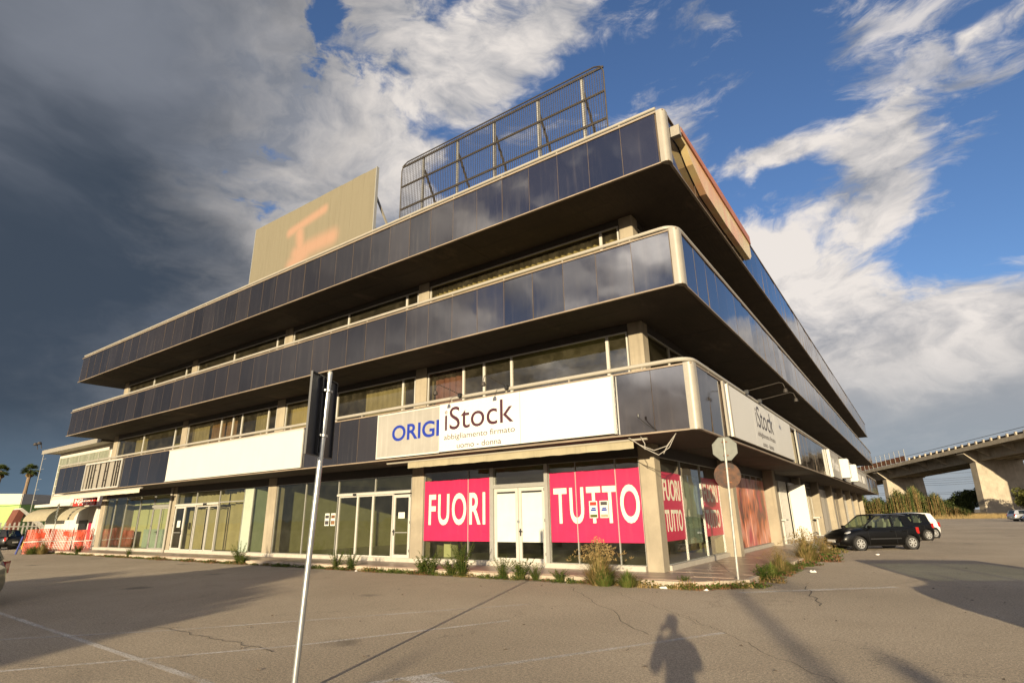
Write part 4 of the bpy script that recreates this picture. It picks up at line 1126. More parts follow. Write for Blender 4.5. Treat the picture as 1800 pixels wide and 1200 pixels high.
# ================================================================== NEIGHBOURING BUILDINGS
nb = thing('white_building', 'two-storey white building with channel glass windows and red INGRESSO sign, left of the main building', 'building', (-47.5, 3.0, 0))
def nbx(*a): return MB().box(*a)
MB().box(-5.2, 4.9, .0, 22, 0, 7.25).build('wall', 'white_wall', nb)
MB().box(-6.2, 5.3, -.9, 22, 7.26, 7.45).build('roof', 'pale_wall', nb)
MB().box(-6.3, 5.4, -.96, -.901, 7.20, 7.52).build('roof_edge', 'post', nb)
for i in range(5):
    x0 = -4.6+i*1.86; w = MB().box(x0, x0+1.80, -.05, -.01, 5.05, 6.85); wp = w.build('window', 'alu_white', nb)
    nq = 9
    for q in range(nq): MB().box(x0+.05+q*1.7/nq+.008, x0+.05+(q+1)*1.7/nq-.008, -.075, -.051, 5.10, 6.80).build('pane', 'u_glass', wp)
for z0 in (.5,): pass
for i in range(6): MB().box(-5.0, -4.75, -.03, -.01, 3.6+i*.55, 4.1+i*.55).build('side_pane', 'u_glass', nb)
MB().box(-5.3, 2.0, -.9, -.0, 3.02, 3.22).build('ledge', 'sign_white', nb)
for i in range(6): MB().box(-4.9+i*1.6, -3.34+i*1.6, -.04, -.005, .1, 2.9).build('wall_panel', 'sign_clean', nb)
for k, (x0, x1) in enumerate(((-5.6, -.6), (1.6, 4.6))):
    vs, fs = [], []
    for i in range(9):
        a = PI/2*i/8
        for x in (x0, x1): vs.append((x, -.05-1.3*math.sin(a), 2.0+.95*math.cos(a)))
    for i in range(8): fs.append((2*i, 2*i+1, 2*i+3, 2*i+2))
    MB().add(vs, fs).build('barrel_awning', 'awning', nb, smooth=True)
MB().box(1.7, 3.3, -.06, -.045, .1, 2.0).build('doorway', 'black', nb); MB().box(3.5, 4.0, -.06, -.045, .7, 1.9).build('pink_notice', 'pink', nb)
for s_, x in ((0, -5.9), (1, -5.0)):
    MB().tube([(x, -1.4, 7.55), (x, -1.5, 7.9)], .03, 6).build('lamp_stem', 'dark_metal', nb)
    MB().lathe([(.03, .12), (.12, .08), (.17, -.08), (.1, -.1)], 10, 'z', (x, -1.6, 7.95)).build('floodlight', 'dark_metal', nb)
lad = MB().tube([(-6.0, -.9, .2), (-6.0, -.9, 7.2)], .022, 6)
for i in range(8): lad.box(-6.0, -5.2, -.91, -.89, 1.2+i*1.6*.5, 1.22+i*1.6*.5)
lad.build('ladder_frame', 'alu', nb)
t = thing('entrance_sign', 'red INGRESSO sign with white arrows on the white building', 'sign', (-44.3, 1.88, 2.93))
MB().box(0, 3.7, 0, .12, 0, .50).build('board', 'red', t); lettering('INGRESSO', t, 'pale_letter', .25, .17, 3.1, .28, y=-.003, bold=.03)
for i in range(4): MB().prism([(.9+i*.7, .14), (1.2+i*.7, .14), (1.05+i*.7, .02)], -.006, -.001, 'xz').build('arrow', 'pale_letter', t)

# orange mesh fence closing off the end of the pavement
t = thing('mesh_fence', 'torn orange plastic mesh fence closing the pavement at its left end', 'fence', (-42.2, -.95, 0))
fa, fb = Vector((0, 0, 0)), Vector((1.05, 3.35, 0)); fd = (fb-fa); fl_ = fd.length; fd.normalize(); fn = Vector((fd.y, -fd.x, 0))
def fpt(u, z): return fa+fd*u+fn*(.09*math.sin(u*2.6)+.03*math.sin(u*9+z*3))+Vector((0, 0, z*(1+.04*math.sin(u*1.7)))) 
nst = 44
for i in range(nst):
    u = fl_*i/nst; mb = MB(); wdt = .022 if i % 9 else .04
    pts = [(u+.10*(z-.7)/1.4, z) for z in (.02, .35, .7, 1.05, 1.42)]
    vs = []
    for (uu, z) in pts:
        vs += [fpt(max(0, uu-wdt), z), fpt(max(0, uu+wdt), z)]
    mb.add(vs, [(2*k, 2*k+1, 2*k+3, 2*k+2) for k in range(4)]); mb.build('vertical_strand', 'orange', t)
for z in [.04+.105*k for k in range(14)]:
    vs = []; n_ = 30
    for i in range(n_+1): u = fl_*i/n_; vs += [fpt(u, z-.008), fpt(u, z+.008)]
    MB().add(vs, [(2*k, 2*k+1, 2*k+3, 2*k+2) for k in range(n_)]).build('horizontal_strand', 'orange', t)
for a, b, z0, z1 in ((.45, 1.0, .9, 1.2), (1.9, 2.9, 1.0, 1.3)):
    vs = []; n_ = 10
    for i in range(n_+1): u = a+(b-a)*i/n_; vs += [fpt(u, z0+.05*math.sin(i*1.3))+fn*.01, fpt(u, z1+.04*math.sin(i))+fn*.01]
    MB().add(vs, [(2*k, 2*k+1, 2*k+3, 2*k+2) for k in range(n_)]).build('folded_layer', 'orange', t)
vs = []
for i in range(31): u = fl_*i/30; vs += [fpt(u, .68)+fn*.02, fpt(u, .73)+fn*.02]
MB().add(vs, [(2*k, 2*k+1, 2*k+3, 2*k+2) for k in range(30)]).build('white_tape', 'sign_white', t)
for u in (0.02, 1.2, 2.4, 3.4): p_ = fpt(u, 0); MB().tube([p_, p_+Vector((.0, 0, 1.5))], .022, 8).build('stake', 'dark_metal', t)
t = thing('street_sign', 'small narrow striped sign on a thin post in front of the white building', 'road sign', (-43.6, .9, 0))
MB().tube([(0, 0, 0), (0, 0, 3.1)], .03, 8).build('post', 'galv_old', t)
for i in range(5): MB().box(-.16, .16, -.05, -.035, 1.95+i*.23, 2.12+i*.23).build('plate', 'sign_back', t)
t = thing('blue_stake', 'leaning dark blue post at the left end of the orange mesh fence', 'post', (-42.6, -1.1, 0))
MB().tube([(0, 0, 0), (.1, .15, 1.05)], .05, 8).build('post', mat('blue_paint', (.03, .05, .25), .5), t); MB().tube([(.25, .2, .3), (.3, .25, .9)], .07, 8).build('yellow_sleeve', mat('yellow_paint', (.6, .33, .03), .5), t)

# lime green shed far left
g = thing('green_shed', 'lime green industrial shed with a pale top band, far left', 'building', (-83, 9, 0))
def wallq(a, b, z0, z1, m, name, parent, ribs=0):
    a, b = Vector((*a, 0)), Vector((*b, 0)); d = (b-a); L = d.length; u = d/L; n_ = Vector((u.y, -u.x, 0))
    k = ribs or 1
    for i in range(k):
        c = a+d*(i+.5)/k; MB().obox(c+Vector((0, 0, (z0+z1)/2)), u*(L/k/2-.02), n_*.06, (0, 0, (z1-z0)/2)).build(name, m, parent)
wallq((0, 0), (-12, -16), 0, 4.15, 'green_wall', 'wall_panel', g, 8); wallq((0, 0), (-12, -16), 4.16, 5.35, 'pale_wall', 'top_panel', g, 8)
wallq((-13, 18), (0, 0), 0, 4.15, 'green_wall', 'wall_panel', g, 10); wallq((-13, 18), (0, 0), 4.16, 5.35, 'pale_wall', 'top_panel', g, 10)
MB().add([(0, 0, 5.2), (-13, 18, 5.2), (-25, 2, 5.2), (-12, -16, 5.2)], [(0, 1, 2, 3)]).build('roof', 'roofing', g)
t = thing('gabled_ramp', 'dark red gabled stair structure in front of the lime shed', 'structure', (-72, 5.8, 0))
MB().prism([(-.8, 0), (0, 0), (.6, 3.1), (.1, 3.3)], -1.0, 1.0, 'yz').build('red_wall', 'timber', t)
MB().prism([(.1, 3.3), (.3, 3.45), (4.2, .3), (4.0, 0)], -1.1, 1.1, 'yz').build('slope', 'white_wall', t)
t = thing('picket_fence', 'pale picket fence in front of the lime shed', 'fence', (-66, -2, 0))
for i in range(34): MB().box(-.02, .02, i*.34, i*.34+.12, .1, 2.0+.05*math.sin(i*2)).build('picket', 'pale_wall', t)
MB().box(.021, .05, 0, 11.6, .4, .5).box(.021, .05, 0, 11.6, 1.6, 1.7).build('rail', 'pale_wall', t)
t = thing('wire_post', 'thin dark post with wires in front of the lime shed', 'post', (-62, -.6, 0))
MB().tube([(0, 0, 0), (0, .25, 3.9)], .05, 6).build('post', 'dark_metal', t)
MB().tube([(0, -6, 3.6), (0, -3, 3.3), (0, .22, 3.6), (0, 3, 3.35), (0, 6, 3.7)], .018, 5).build('wire', 'dark_metal', t)

# ================================================================== PALMS
def palm(label, loc, h, lean, seed):
    r = random.Random(seed); t = thing('palm_tree', label, 'palm tree', loc, 0, 'palm trees behind the lime shed')
    pts = [(lean*h*(k/8)**1.6, 0, h*k/8) for k in range(9)]
    MB().tube(pts, [.34-.02*k+(.05 if k % 2 else 0) for k in range(9)], 9).build('trunk', 'palm_trunk', t, smooth=True)
    tipp = Vector(pts[-1]); mb = MB()
    for i in range(70):
        az = r.uniform(0, 2*PI); el = r.uniform(-.6, 1.5); L = r.uniform(.85, 1.25)
        d = Vector((math.cos(az)*math.cos(el), math.sin(az)*math.cos(el), math.sin(el))); side = Vector((-math.sin(az), math.cos(az), 0))
        mid = tipp+d*L*.55; 
        for q in range(9):
            f = (q-4)/4; e = mid+(d*(L*(.62-.15*abs(f)))+side*f*L*.52)+Vector((0, 0, -.18*L-.1*abs(f)*L))
            b_ = tipp+d*L*.45; mb.add([b_, b_.lerp(e, .5)+side*.07+Vector((0, 0, .05)), e, b_.lerp(e, .5)-side*.07], [(0, 1, 2, 3)])
    mb.build('crown', 'tree_leaf', t)
    sk = MB()
    for i in range(30):
        az = 2*PI*i/30; sk.add([tipp+Vector((math.cos(az)*.2, math.sin(az)*.2, -.1)), tipp+Vector((math.cos(az)*.55, math.sin(az)*.55, -.8)), tipp+Vector((math.cos(az+.3)*.35, math.sin(az+.3)*.35, -1.1))], [(0, 1, 2)])
    sk.build('dead_fronds', 'dry', t)
d50 = (-114.5, 17.0); palm('palm tree behind the lime shed, beside the white building', (-112, 16.6, 0), 10.2, .06, 3)
palm('palm tree at the left edge of the view behind the lime shed', (-112, 13.1, 0), 9.9, .03, 4)

# ================================================================== CARS
def car(name, label, loc, head, paint, L=3.72, W=1.66, H=1.53, wb=2.43, wr=.29, hood=.30, boot=.06, seat='car_seat', group=None, van=False, cat='car', hub='rim'):
    t = thing(name, label, cat, loc, head, group)
    hw = W/2; fx = L/2; rx = -L/2
    fa_ = fx-(.78 if not van else .9); ra_ = fa_-wb
    cowl = fx-hood*L+.05; belt = .60*H if not van else .52*H
    # lower body: stations along the length (x, z of the top, half width)
    S = [(rx, .58*belt+.12, hw*.80), (rx+.05, .86*belt, hw*.90), (rx+.16, belt*1.05 if boot < .2 else belt*.98, hw*.95), (rx+.45, belt*1.06, hw*.985), (ra_, belt*1.05, hw), (ra_+.5, belt*1.03, hw),
         ((ra_+fa_)/2, belt*1.01, hw), (fa_-.5, belt, hw), (cowl-.05, belt*.99, hw*.995), (fa_+.02, belt*(.93 if not van else .9), hw*.99), (fx-.35, belt*.82, hw*.96), (fx-.14, belt*.70, hw*.88), (fx-.03, belt*.56, hw*.76), (fx, belt*.42, hw*.70)]
    vs, fs = [], []; K = 8
    for x, zt, w in S:
        zb = .20 if rx+.3 < x < fx-.3 else .26
        ring = [(0, zb), (w*.88, zb), (w*.965, zb+.07), (w*1.0, zb+(zt-zb)*.45), (w*.985, zb+(zt-zb)*.72), (w*.94, zt-.045), (w*.86, zt), (0, zt+(.035 if x > cowl-.2 else .0))]
        vs += [(x, y, z) for y, z in ring]+[(x, -y, z) for y, z in ring]
    n2 = 2*K
    for i in range(len(S)-1):
        o, p = i*n2, (i+1)*n2
        for k in range(K-1):
            fs.append((o+k, o+k+1, p+k+1, p+k)); fs.append((o+K+k+1, o+K+k, p+K+k, p+K+k+1))
    for o in (0, (len(S)-1)*n2): fs.append(tuple(o+k for k in range(K))+tuple(o+K+k for k in range(K-1, -1, -1)))
    me = MB().add(vs, fs).mesh('body', paint)
    bm = bmesh.new(); bm.from_mesh(me); bmesh.ops.remove_doubles(bm, verts=bm.verts, dist=.0005)
    bmesh.ops.subdivide_edges(bm, edges=bm.edges[:], cuts=1, use_grid_fill=True, smooth=.35); bmesh.ops.recalc_face_normals(bm, faces=bm.faces); bm.to_mesh(me); bm.free()
    body = link('body', me, t)
    # cut the wheel arches
    cutters = []
    for x in (fa_, ra_):
        for s_ in (-1, 1):
            cm = MB().lathe([(0, s_*(hw-.26)), (wr+.065, s_*(hw-.26)), (wr+.065, s_*(hw+.12)), (0, s_*(hw+.12))], 28, 'y', (x, 0, wr)).mesh('cut', None)
            bmc = bmesh.new(); bmc.from_mesh(cm); bmesh.ops.remove_doubles(bmc, verts=bmc.verts, dist=.0001); bmesh.ops.recalc_face_normals(bmc, faces=bmc.faces); bmc.to_mesh(cm); bmc.free()
            co = bpy.data.objects.new('cut', cm); C.objects.link(co); cutters.append(co)
            co.parent = t
            md = body.modifiers.new('b', 'BOOLEAN'); md.operation = 'DIFFERENCE'; md.object = co; md.solver = 'EXACT'
    bpy.context.view_layer.update()
    nm = bpy.data.meshes.new_from_object(body.evaluated_get(bpy.context.evaluated_depsgraph_get()))
    body.modifiers.clear(); body.data = nm
    for co in cutters: bpy.data.objects.remove(co)
    for p in nm.polygons: p.use_smooth = True
    try: nm.set_sharp_from_angle(angle=math.radians(38))
    except Exception: pass
    # greenhouse
    zb0 = belt*.985; zr = H-.06; bw, rw = hw*.90, hw*.72
    xf0, xf1 = cowl, cowl-(.78 if not van else .45); xr1 = rx+(.36 if boot < .2 else .85+boot); xr0 = rx+(.12 if boot < .2 else .35+boot)
    if van: xr1, xr0 = rx+.12, rx+.05
    def belt_z(x): return zb0+(.05*belt)*min(1, max(0, (cowl-x)/L))
    def quad(a, b, c_, d, inset, nm_, par=t, glassm='car_glass'):
        a, b, c_, d = map(Vector, (a, b, c_, d)); ctr = (a+b+c_+d)/4; inn = []
        for p in (a, b, c_, d): v_ = ctr-p; inn.append(p+v_*(inset/v_.length*1.35))
        n_ = (b-a).cross(d-a).normalized()
        if n_.dot(ctr-Vector((0 if van else -.1, 0, H*.6))) < 0: n_ = -n_
        out = MB().add([a, b, c_, d]+inn+[p-n_*.02 for p in inn], [(0, 1, 5, 4), (1, 2, 6, 5), (2, 3, 7, 6), (3, 0, 4, 7), (4, 5, 9, 8), (5, 6, 10, 9), (6, 7, 11, 10), (7, 4, 8, 11)])
        w_ = out.build(nm_, paint if nm_ != 'windscreen' else 'black', par)
        MB().add([p-n_*.012 for p in inn], [(0, 1, 2, 3)]).build('pane', glassm, w_)
    A0 = lambda s_: (xf0, s_*bw*.93, belt_z(xf0)); A1 = lambda s_: (xf1, s_*rw, zr)
    R0 = lambda s_: (xr0, s_*bw*.90, belt_z(xr0)+.03); R1 = lambda s_: (xr1, s_*rw*.97, zr-.05)
    quad(A0(1), A0(-1), A1(-1), A1(1), .045, 'windscreen')
    quad(R0(1), R0(-1), R1(-1), R1(1), .07, 'rear_window')
    xb = (xf1+xr1)/2+.12
    for s_ in (-1, 1):
        Bb, Bt = (xb, s_*bw, belt_z(xb)), (xb-.05, s_*rw*1.02, zr+.01)
        Cb, Ct = (xr1+.25, s_*bw*.985, belt_z(xr1)), (xr1+.32, s_*rw, zr-.02)
        quad(A0(s_), Bb, Bt, A1(s_), .045, 'side_window'); quad(Bb, Cb, Ct, Bt, .045, 'side_window')
        MB().add([Cb, R0(s_), R1(s_), Ct], [(0, 1, 2, 3)]).build('rear_pillar', paint, t)
    # roof, slightly domed
    vs, fs = [], []; nx = 10; ny = 8
    for i in range(nx+1):
        u = i/nx; x = xf1+(xr1-xf1)*u; zc = zr+(.06-(.05*u if not van else 0))*1.0*math.sin(PI*(.12+.8*u)) if True else 0
        ze = zr-(.05*u*u)
        for j in range(ny+1):
            v_ = j/ny*2-1; vs.append((x+(.03 if i == 0 else 0)*(1-v_*v_), v_*rw*(1.005-.02*u), ze+(zc-ze+.005)*(1-abs(v_)**2.6)))
    for i in range(nx):
        for j in range(ny): a = i*(ny+1)+j; fs.append((a, a+1, a+ny+2, a+ny+1))
    MB().add(vs, fs).build('roof', paint, t, smooth=True)
    # wheels
    for x in (fa_, ra_):
        for s_ in (-1, 1):
            y = s_*(hw-.10)
            w = MB().lathe([(wr*.62, -.09), (wr*.93, -.095), (wr, -.07), (wr*1.005, 0), (wr, .07), (wr*.93, .095), (wr*.62, .09)], 32, 'y', (0, 0, 0)).build('wheel', 'tyre', t, smooth=True, loc=(x, y, wr))
            rm_ = MB().lathe([(wr*.66, s_*.085), (wr*.60, s_*.088), (wr*.55, s_*.06), (0, s_*.05)], 28, 'y')
            rm_.build('rim_back', 'dark_metal', w, smooth=True)
            sp = MB().lathe([(wr*.66, s_*.086), (wr*.66, s_*.097), (wr*.58, s_*.095), (wr*.57, s_*.08)], 28, 'y').lathe([(0, s_*.105), (wr*.17, s_*.10), (wr*.2, s_*.08)], 18, 'y')
            for q in range(7):
                a = 2*PI*q/7+.2; sp.obox((math.cos(a)*wr*.38, s_*.088, math.sin(a)*wr*.38), (math.cos(a)*wr*.21, 0, math.sin(a)*wr*.21), (0, .008, 0), (-math.sin(a)*wr*.085, 0, math.cos(a)*wr*.085))
            sp.build('hubcap', hub, w)
            arch = MB().lathe([(wr+.064, s_*.02), (wr+.064, -s_*.18), (0, -s_*.18)], 28, 'y').build('wheel_arch', 'black', t, loc=(x, s_*(hw-.06), wr))
    # lamps, bumpers, plates, mirrors, handles, door lines
    for s_ in (-1, 1):
        e = bmesh.new(); bmesh.ops.create_uvsphere(e, u_segments=14, v_segments=8, radius=1); m_ = bpy.data.meshes.new('headlight')
        bmesh.ops.transform(e, matrix=Matrix.Translation((fx-.36, s_*hw*.74, belt*.755))@Matrix.Rotation(-s_*.45, 4, 'Z')@Matrix.Rotation(.5, 4, 'Y')@Matrix.Diagonal((.20, .12, .085, 1)), verts=e.verts); e.to_mesh(m_); e.free(); m_.materials.append(M['lamp_glass'])
        for p in m_.polygons: p.use_smooth = True
        link('headlight', m_, t)
        MB().obox((rx+.12, s_*hw*.86, belt*.86), (.07, 0, 0), (0, .07, 0), (0, 0, .13)).build('tail_light', 'tail', t)
        MB().obox((xf0-.22, s_*(hw+.05), belt_z(xf0)+.06), (.05, 0, 0), (0, .09, 0), (0, 0, .06)).build('wing_mirror', paint, t)
        for xh in (xb+.12, xr1+.42): MB().obox((xh, s_*(hw+.004), belt*.86), (.08, 0, 0), (0, .012, 0), (0, 0, .015)).build('door_handle', paint, t)
        for xd in (xf0-.15, xb-.02, xr1+.30): MB().obox((xd, s_*(hw*1.0-.003), belt*.56), (.004, 0, 0), (0, .006, 0), (0, 0, belt*.30)).build('door_gap', 'black', t)
        MB().obox(((fa_+ra_)/2, s_*(hw+.003), belt*.52), (wb*.30, 0, 0), (0, .010, 0), (0, 0, .022)).build('rubbing_strip', 'black', t)
        MB().lathe([(.0, .02), (.05, .01), (.06, -.02)], 12, 'x', (fx-.10, s_*hw*.62, .33)).build('fog_light', 'lamp_glass', t)
    MB().obox((fx-.005, 0, belt*.50), (.02, 0, 0), (0, .32, 0), (0, 0, .035)).build('grille', 'dark_metal', t)
    MB().obox((fx-.0, 0, .28), (.02, 0, 0), (0, .50, 0), (0, 0, .05)).build('air_intake', 'black', t)
    MB().obox((fx+.012, 0, .40), (.008, 0, 0), (0, .26, 0), (0, 0, .055)).build('front_plate', 'plate', t)
    MB().obox((rx-.012, 0, .52), (.008, 0, 0), (0, .26, 0), (0, 0, .055)).build('rear_plate', 'plate', t)
    MB().box(rx+.3, fx-.3, -hw*.8, hw*.8, .17, .22).build('underbody', 'black', t)
    # seats and dashboard
    for xs in ((xf1-.15), (xr1+.55)):
        for ys in (-.36, .36):
            MB().obox((xs, ys, belt*.72), (.22, 0, 0), (0, .21, 0), (0, 0, .09)).obox((xs-.24, ys, belt*.98), (.06, 0, .02), (0, .20, 0), (-.06, 0, .26)).obox((xs-.31, ys, belt*1.02+.31), (.04, 0, 0), (0, .11, 0), (0, 0, .07)).build('seat', seat, t)
    MB().box(xf0-.42, xf0-.05, -bw*.85, bw*.85, belt*.7, belt*.96).build('dashboard', 'black', t)
    MB().lathe([(.17, -.012), (.19, 0), (.17, .012)], 16, 'x', (xf0-.5, .34, belt*.97)).build('steering_wheel', 'black', t)
    return t
hd = math.atan2(-1.7, -2.0)
ax = Vector((math.cos(hd), math.sin(hd), 0)); sidev = Vector((-ax.y, ax.x, 0))
# near side wheels stand at (1.46, 16.3) and (3.46, 18.0)
wc = (Vector((1.46, 16.3, 0))+Vector((3.46, 18.0, 0)))/2; side_in = sidev if sidev.y > 0 else -sidev
cc = wc+side_in*.74-ax*(-.0)
car('hatchback_car', 'black small hatchback parked diagonally with its nose to the side pavement', (cc.x-ax.x*.13*-1, cc.y-ax.y*.13*-1, 0), hd, 'car_black')
cc = Vector((4.06, 27.05, 0))+side_in*.74+ax*1.35
car('hatchback_car', 'second black hatchback, only its rear showing behind the nearest black one', (cc.x, cc.y, 0), hd, 'car_black')
cc = Vector((4.50, 30.4, 0))+side_in*.74+ax*1.45
car('hatchback_car', 'white hatchback whose rounded tail shows behind the two black ones', (cc.x, cc.y, 0), hd, 'car_white')
car('estate_car', 'silver estate parked far off at the right edge of the lot', (15.6, 88.5, 0), math.radians(25), 'car_silver', L=4.4, W=1.76, H=1.48, wb=2.6, wr=.31, hood=.27, boot=.15)
car('hatchback_car', 'dark car beside the silver estate at the far right edge', (16.4, 84.0, 0), math.radians(200), 'car_dark', L=4.0, W=1.72, H=1.45, wb=2.5)
car('hatchback_car', 'dark hatchback seen from behind at the left edge beyond the car park', (-54.2, .2, 0), math.radians(215), 'car_black', L=4.0, W=1.72, H=1.47, wb=2.5)
car('estate_car', 'long black car parked behind the dark hatchback at the far left', (-76.5, 6.4, 0), math.radians(80), 'car_black', L=4.9, W=1.85, H=1.55, wb=2.8, wr=.33, hood=.26, boot=.15)
cc = Vector((-12.95, -9.3, 0))
car('hatchback_car', 'silver-green car of which only the rear corner enters at the left edge', (-14.30, -10.86, 0), math.radians(222), mat('silver_green_paint', (.30, .31, .25), .3, metal=.5, coat=1.0), L=4.1, W=1.74, H=1.5, wb=2.5)
vh = math.atan2(-.359, -.933)
car('camper_van', 'tall white van parked to the right behind the photographer', (8.25, -3.3, 0), vh, 'car_white', L=5.3, W=2.0, H=2.45, wb=3.3, wr=.34, hood=.22, van=True, cat='van')

# ================================================================== VIADUCT
VH = -math.atan2(.866, .5)
via = thing('road_viaduct', 'concrete road viaduct on broad wall piers crossing behind the far end of the lot', 'bridge', (14.8+.866*4.6, 138.2+.5*4.6, 0), VH)
def vb(name, m, *boxes, parent=None, slope=True):
    mb = MB()
    for b in boxes: mb.box(*b)
    return mb.build(name, m, parent or via)
DZ = 11.0
for i, x in enumerate((-102, -68, -34, 0, 34, 68)):
    zt = DZ+.04*x
    mb = MB().add([(x-.9, -5.0, -.5), (x+.9, -5.0, -.5), (x+.9, 5.0, -.5), (x-.9, 5.0, -.5), (x-.9, -4.2-.4, zt), (x+.9, -4.6, zt), (x+.9, 4.6, zt), (x-.9, 4.6, zt)], [(3,2,1,0),(4,5,6,7),(0,1,5,4),(1,2,6,5),(2,3,7,6),(3,0,4,7)])
    mb.build('pier', 'viaduct', via)
    MB().prism([(-6.6, zt+1.55), (-6.6, zt+2.1), (6.6, zt+2.1), (6.6, zt+1.55), (4.9, zt), (-4.9, zt)], x-1.1, x+1.1, 'yz').build('crosshead', 'viaduct', via)
def along(name, m, y0, y1, za, zb, x0=-120, x1=90, parent=None):
    vs = []
    for x in (x0, x1):
        g_ = DZ+.04*x; vs += [(x, y0, g_+za), (x, y1, g_+za), (x, y1, g_+zb), (x, y0, g_+zb)]
    return MB().add(vs, [(3,2,1,0), (4,5,6,7), (0,1,5,4), (1,2,6,5), (2,3,7,6), (3,0,4,7)]).build(name, m, parent or via)
for y in (-3.6, -1.2, 1.2, 3.6): along('girder', 'viaduct', y-.35, y+.35, .05, 2.1)
deck = along('deck', 'viaduct', -6.8, 6.8, 2.101, 2.45)
along('edge_beam', 'viaduct', -6.95, -6.801, 1.95, 2.75)
x = -118
while x < 88:
    g_ = DZ+.04*x
    MB().prism([(-6.7, g_+2.09), (-3.96, g_+2.09), (-3.96, g_+.4)], x-.15, x+.15, 'yz').build('rib', 'viaduct', via); x += 6.8
x = -17.5
while x < 60:
    g_ = DZ+.04*x; MB().box(x-.16, x+.16, -6.93, -6.6, g_+2.46, g_+3.35).build('guard_post', 'viaduct', via); x += 2.1
along('guard_beam', 'dark_metal', -6.5, -6.35, 2.75, 3.2, -18, 60); along('guard_rail', 'dark_metal', -6.98, -6.93, 3.75, 3.83, -18, 60)
x = -18.7
while x > -80:
    g_ = DZ+.04*x; MB().box(x-2.0, x, -6.93, -6.85, g_+2.76, g_+4.0).build('barrier_panel', 'rust', via)
    MB().box(x-.06, x+.06, -6.98, -6.90, g_+2.5, g_+5.5).build('barrier_post', 'galv_old', via); x -= 2.15
for z in (4.3, 4.7, 5.1, 5.5): along('barrier_wire', 'galv_old', -6.93, -6.91, z, z+.03, -80, -18.7)
t = thing('power_line', 'power line wires crossing below the viaduct', 'cables', (10, 178, 0))
for k, z in enumerate((11.0, 9.8, 9.3, 8.7, 8.2, 6.2, 5.8)):
    pts = [(-60+15*i, 0, z+.0016*((i-4)*15)**2-.3) for i in range(11)]; MB().tube(pts, .028, 4).build('wire', 'dark_metal', t)
for x in (-60, 90):
    MB().tube([(x, 0, 0), (x, 0, 15)], .2, 8).build('pole', 'galv_old', t); MB().box(x-.1, x+.1, -1, 1, 10, 10.15).build('crossarm', 'galv_old', t)

# ================================================================== VEGETATION
def leaf_cloud(centres, radii, n, size, seed, flat=.85, drop=.0):
    """many leaf-sized quads spread through clumps; returns verts, faces"""
    r = np.random.default_rng(seed); k = len(centres); idx = r.integers(0, k, n)
    c = np.array(centres, float)[idx]; rad = np.array(radii, float)[idx]
    d = r.normal(size=(n, 3)); d /= np.linalg.norm(d, axis=1)[:, None]; rr = r.uniform(.35, 1.0, n)**.6
    p = c+d*(rad*rr)[:, None]*np.array([1, 1, flat]); p[:, 2] -= drop*rr
    a = r.normal(size=(n, 3)); a /= np.linalg.norm(a, axis=1)[:, None]; b = np.cross(a, r.normal(size=(n, 3))); b /= np.linalg.norm(b, axis=1)[:, None]
    s = size*r.uniform(.6, 1.4, n)[:, None]
    v = np.stack([p-a*s, p-b*s*.42, p+a*s, p+b*s*.42], 1).reshape(-1, 3)
    f = np.arange(4*n).reshape(-1, 4); return v, f
def np_mesh(name, v, f, m, smooth=False):
    me = bpy.data.meshes.new(name); me.vertices.add(len(v)); me.vertices.foreach_set('co', v.astype(np.float32).ravel())
    k = f.shape[1]; me.loops.add(f.size); me.polygons.add(len(f)); me.loops.foreach_set('vertex_index', f.astype(np.int32).ravel())
    me.polygons.foreach_set('loop_start', np.arange(0, f.size, k, dtype=np.int32)); me.update(calc_edges=True); me.materials.append(M[m] if isinstance(m, str) else m); return me
def tree(name, label, loc, h, w, seed, n=9000, leaf='tree_leaf', bare=False, group=None, size=.11, cat='tree', base=.25):
    r = random.Random(seed); t = thing(name, label, cat, loc, 0, group)
    tr = MB(); tr.tube([(0, 0, -.1), (.1, 0, h*.25), (0, .1, h*.5), (.05, 0, h*.8)], [h*.028, h*.022, h*.016, h*.006], 8)
    cs, rs = [], []
    nb_ = 16 if bare else 11
    for i in range(nb_):
        z0 = h*r.uniform(base+.02, .62); az = r.uniform(0, 2*PI); L = w*r.uniform(.28, .5); up = r.uniform(.35, 1.0)
        e = Vector((math.cos(az)*L, math.sin(az)*L, min(h*.97, z0+L*up)))
        s0 = Vector((0, 0, z0)); m_ = s0.lerp(e, .5)+Vector((0, 0, -.06*L)); tr.tube([s0, m_, e], [h*.010, h*.007, h*.003], 5)
        for q in range(4 if not bare else 7):
            s1 = s0.lerp(e, r.uniform(.4, 1)); e1 = s1+Vector((r.uniform(-1, 1), r.uniform(-1, 1), r.uniform(.2, 1.1))).normalized()*L*r.uniform(.35, .7); tr.tube([s1, e1], [h*.004, h*.0018], 4)
            if bare:
                for q2 in range(4):
                    s2 = s1.lerp(e1, r.uniform(.3, 1)); tr.tube([s2, s2+Vector((r.uniform(-1, 1), r.uniform(-1, 1), r.uniform(.1, 1))).normalized()*L*.3], [h*.0018, h*.001], 3)
        cs.append(tuple(e)); rs.append(w*r.uniform(.16, .27))
        cs.append(tuple(s0.lerp(e, .6)+Vector((0, 0, .1*h*r.random())))); rs.append(w*r.uniform(.15, .22))
    cs.append((0, 0, h*.85)); rs.append(w*.22)
    tr.build('trunk', 'bark', t, smooth=True)
    if n:
        v, f = leaf_cloud(cs, rs, n, size, seed); link('crown', np_mesh('crown', v, f, leaf), t)
    return t
tree('scrub_tree', 'bushy tree beside the near viaduct pier, left of it', (13.4, 150, 0), 5.6, 6.0, 21, 9000, size=.22, group='trees by the viaduct', base=.1)
tree('scrub_tree', 'lower dark bush left of the bushy tree near the viaduct', (9.8, 152, 0), 3.2, 6.5, 22, 7000, size=.2, group='trees by the viaduct', base=.02)
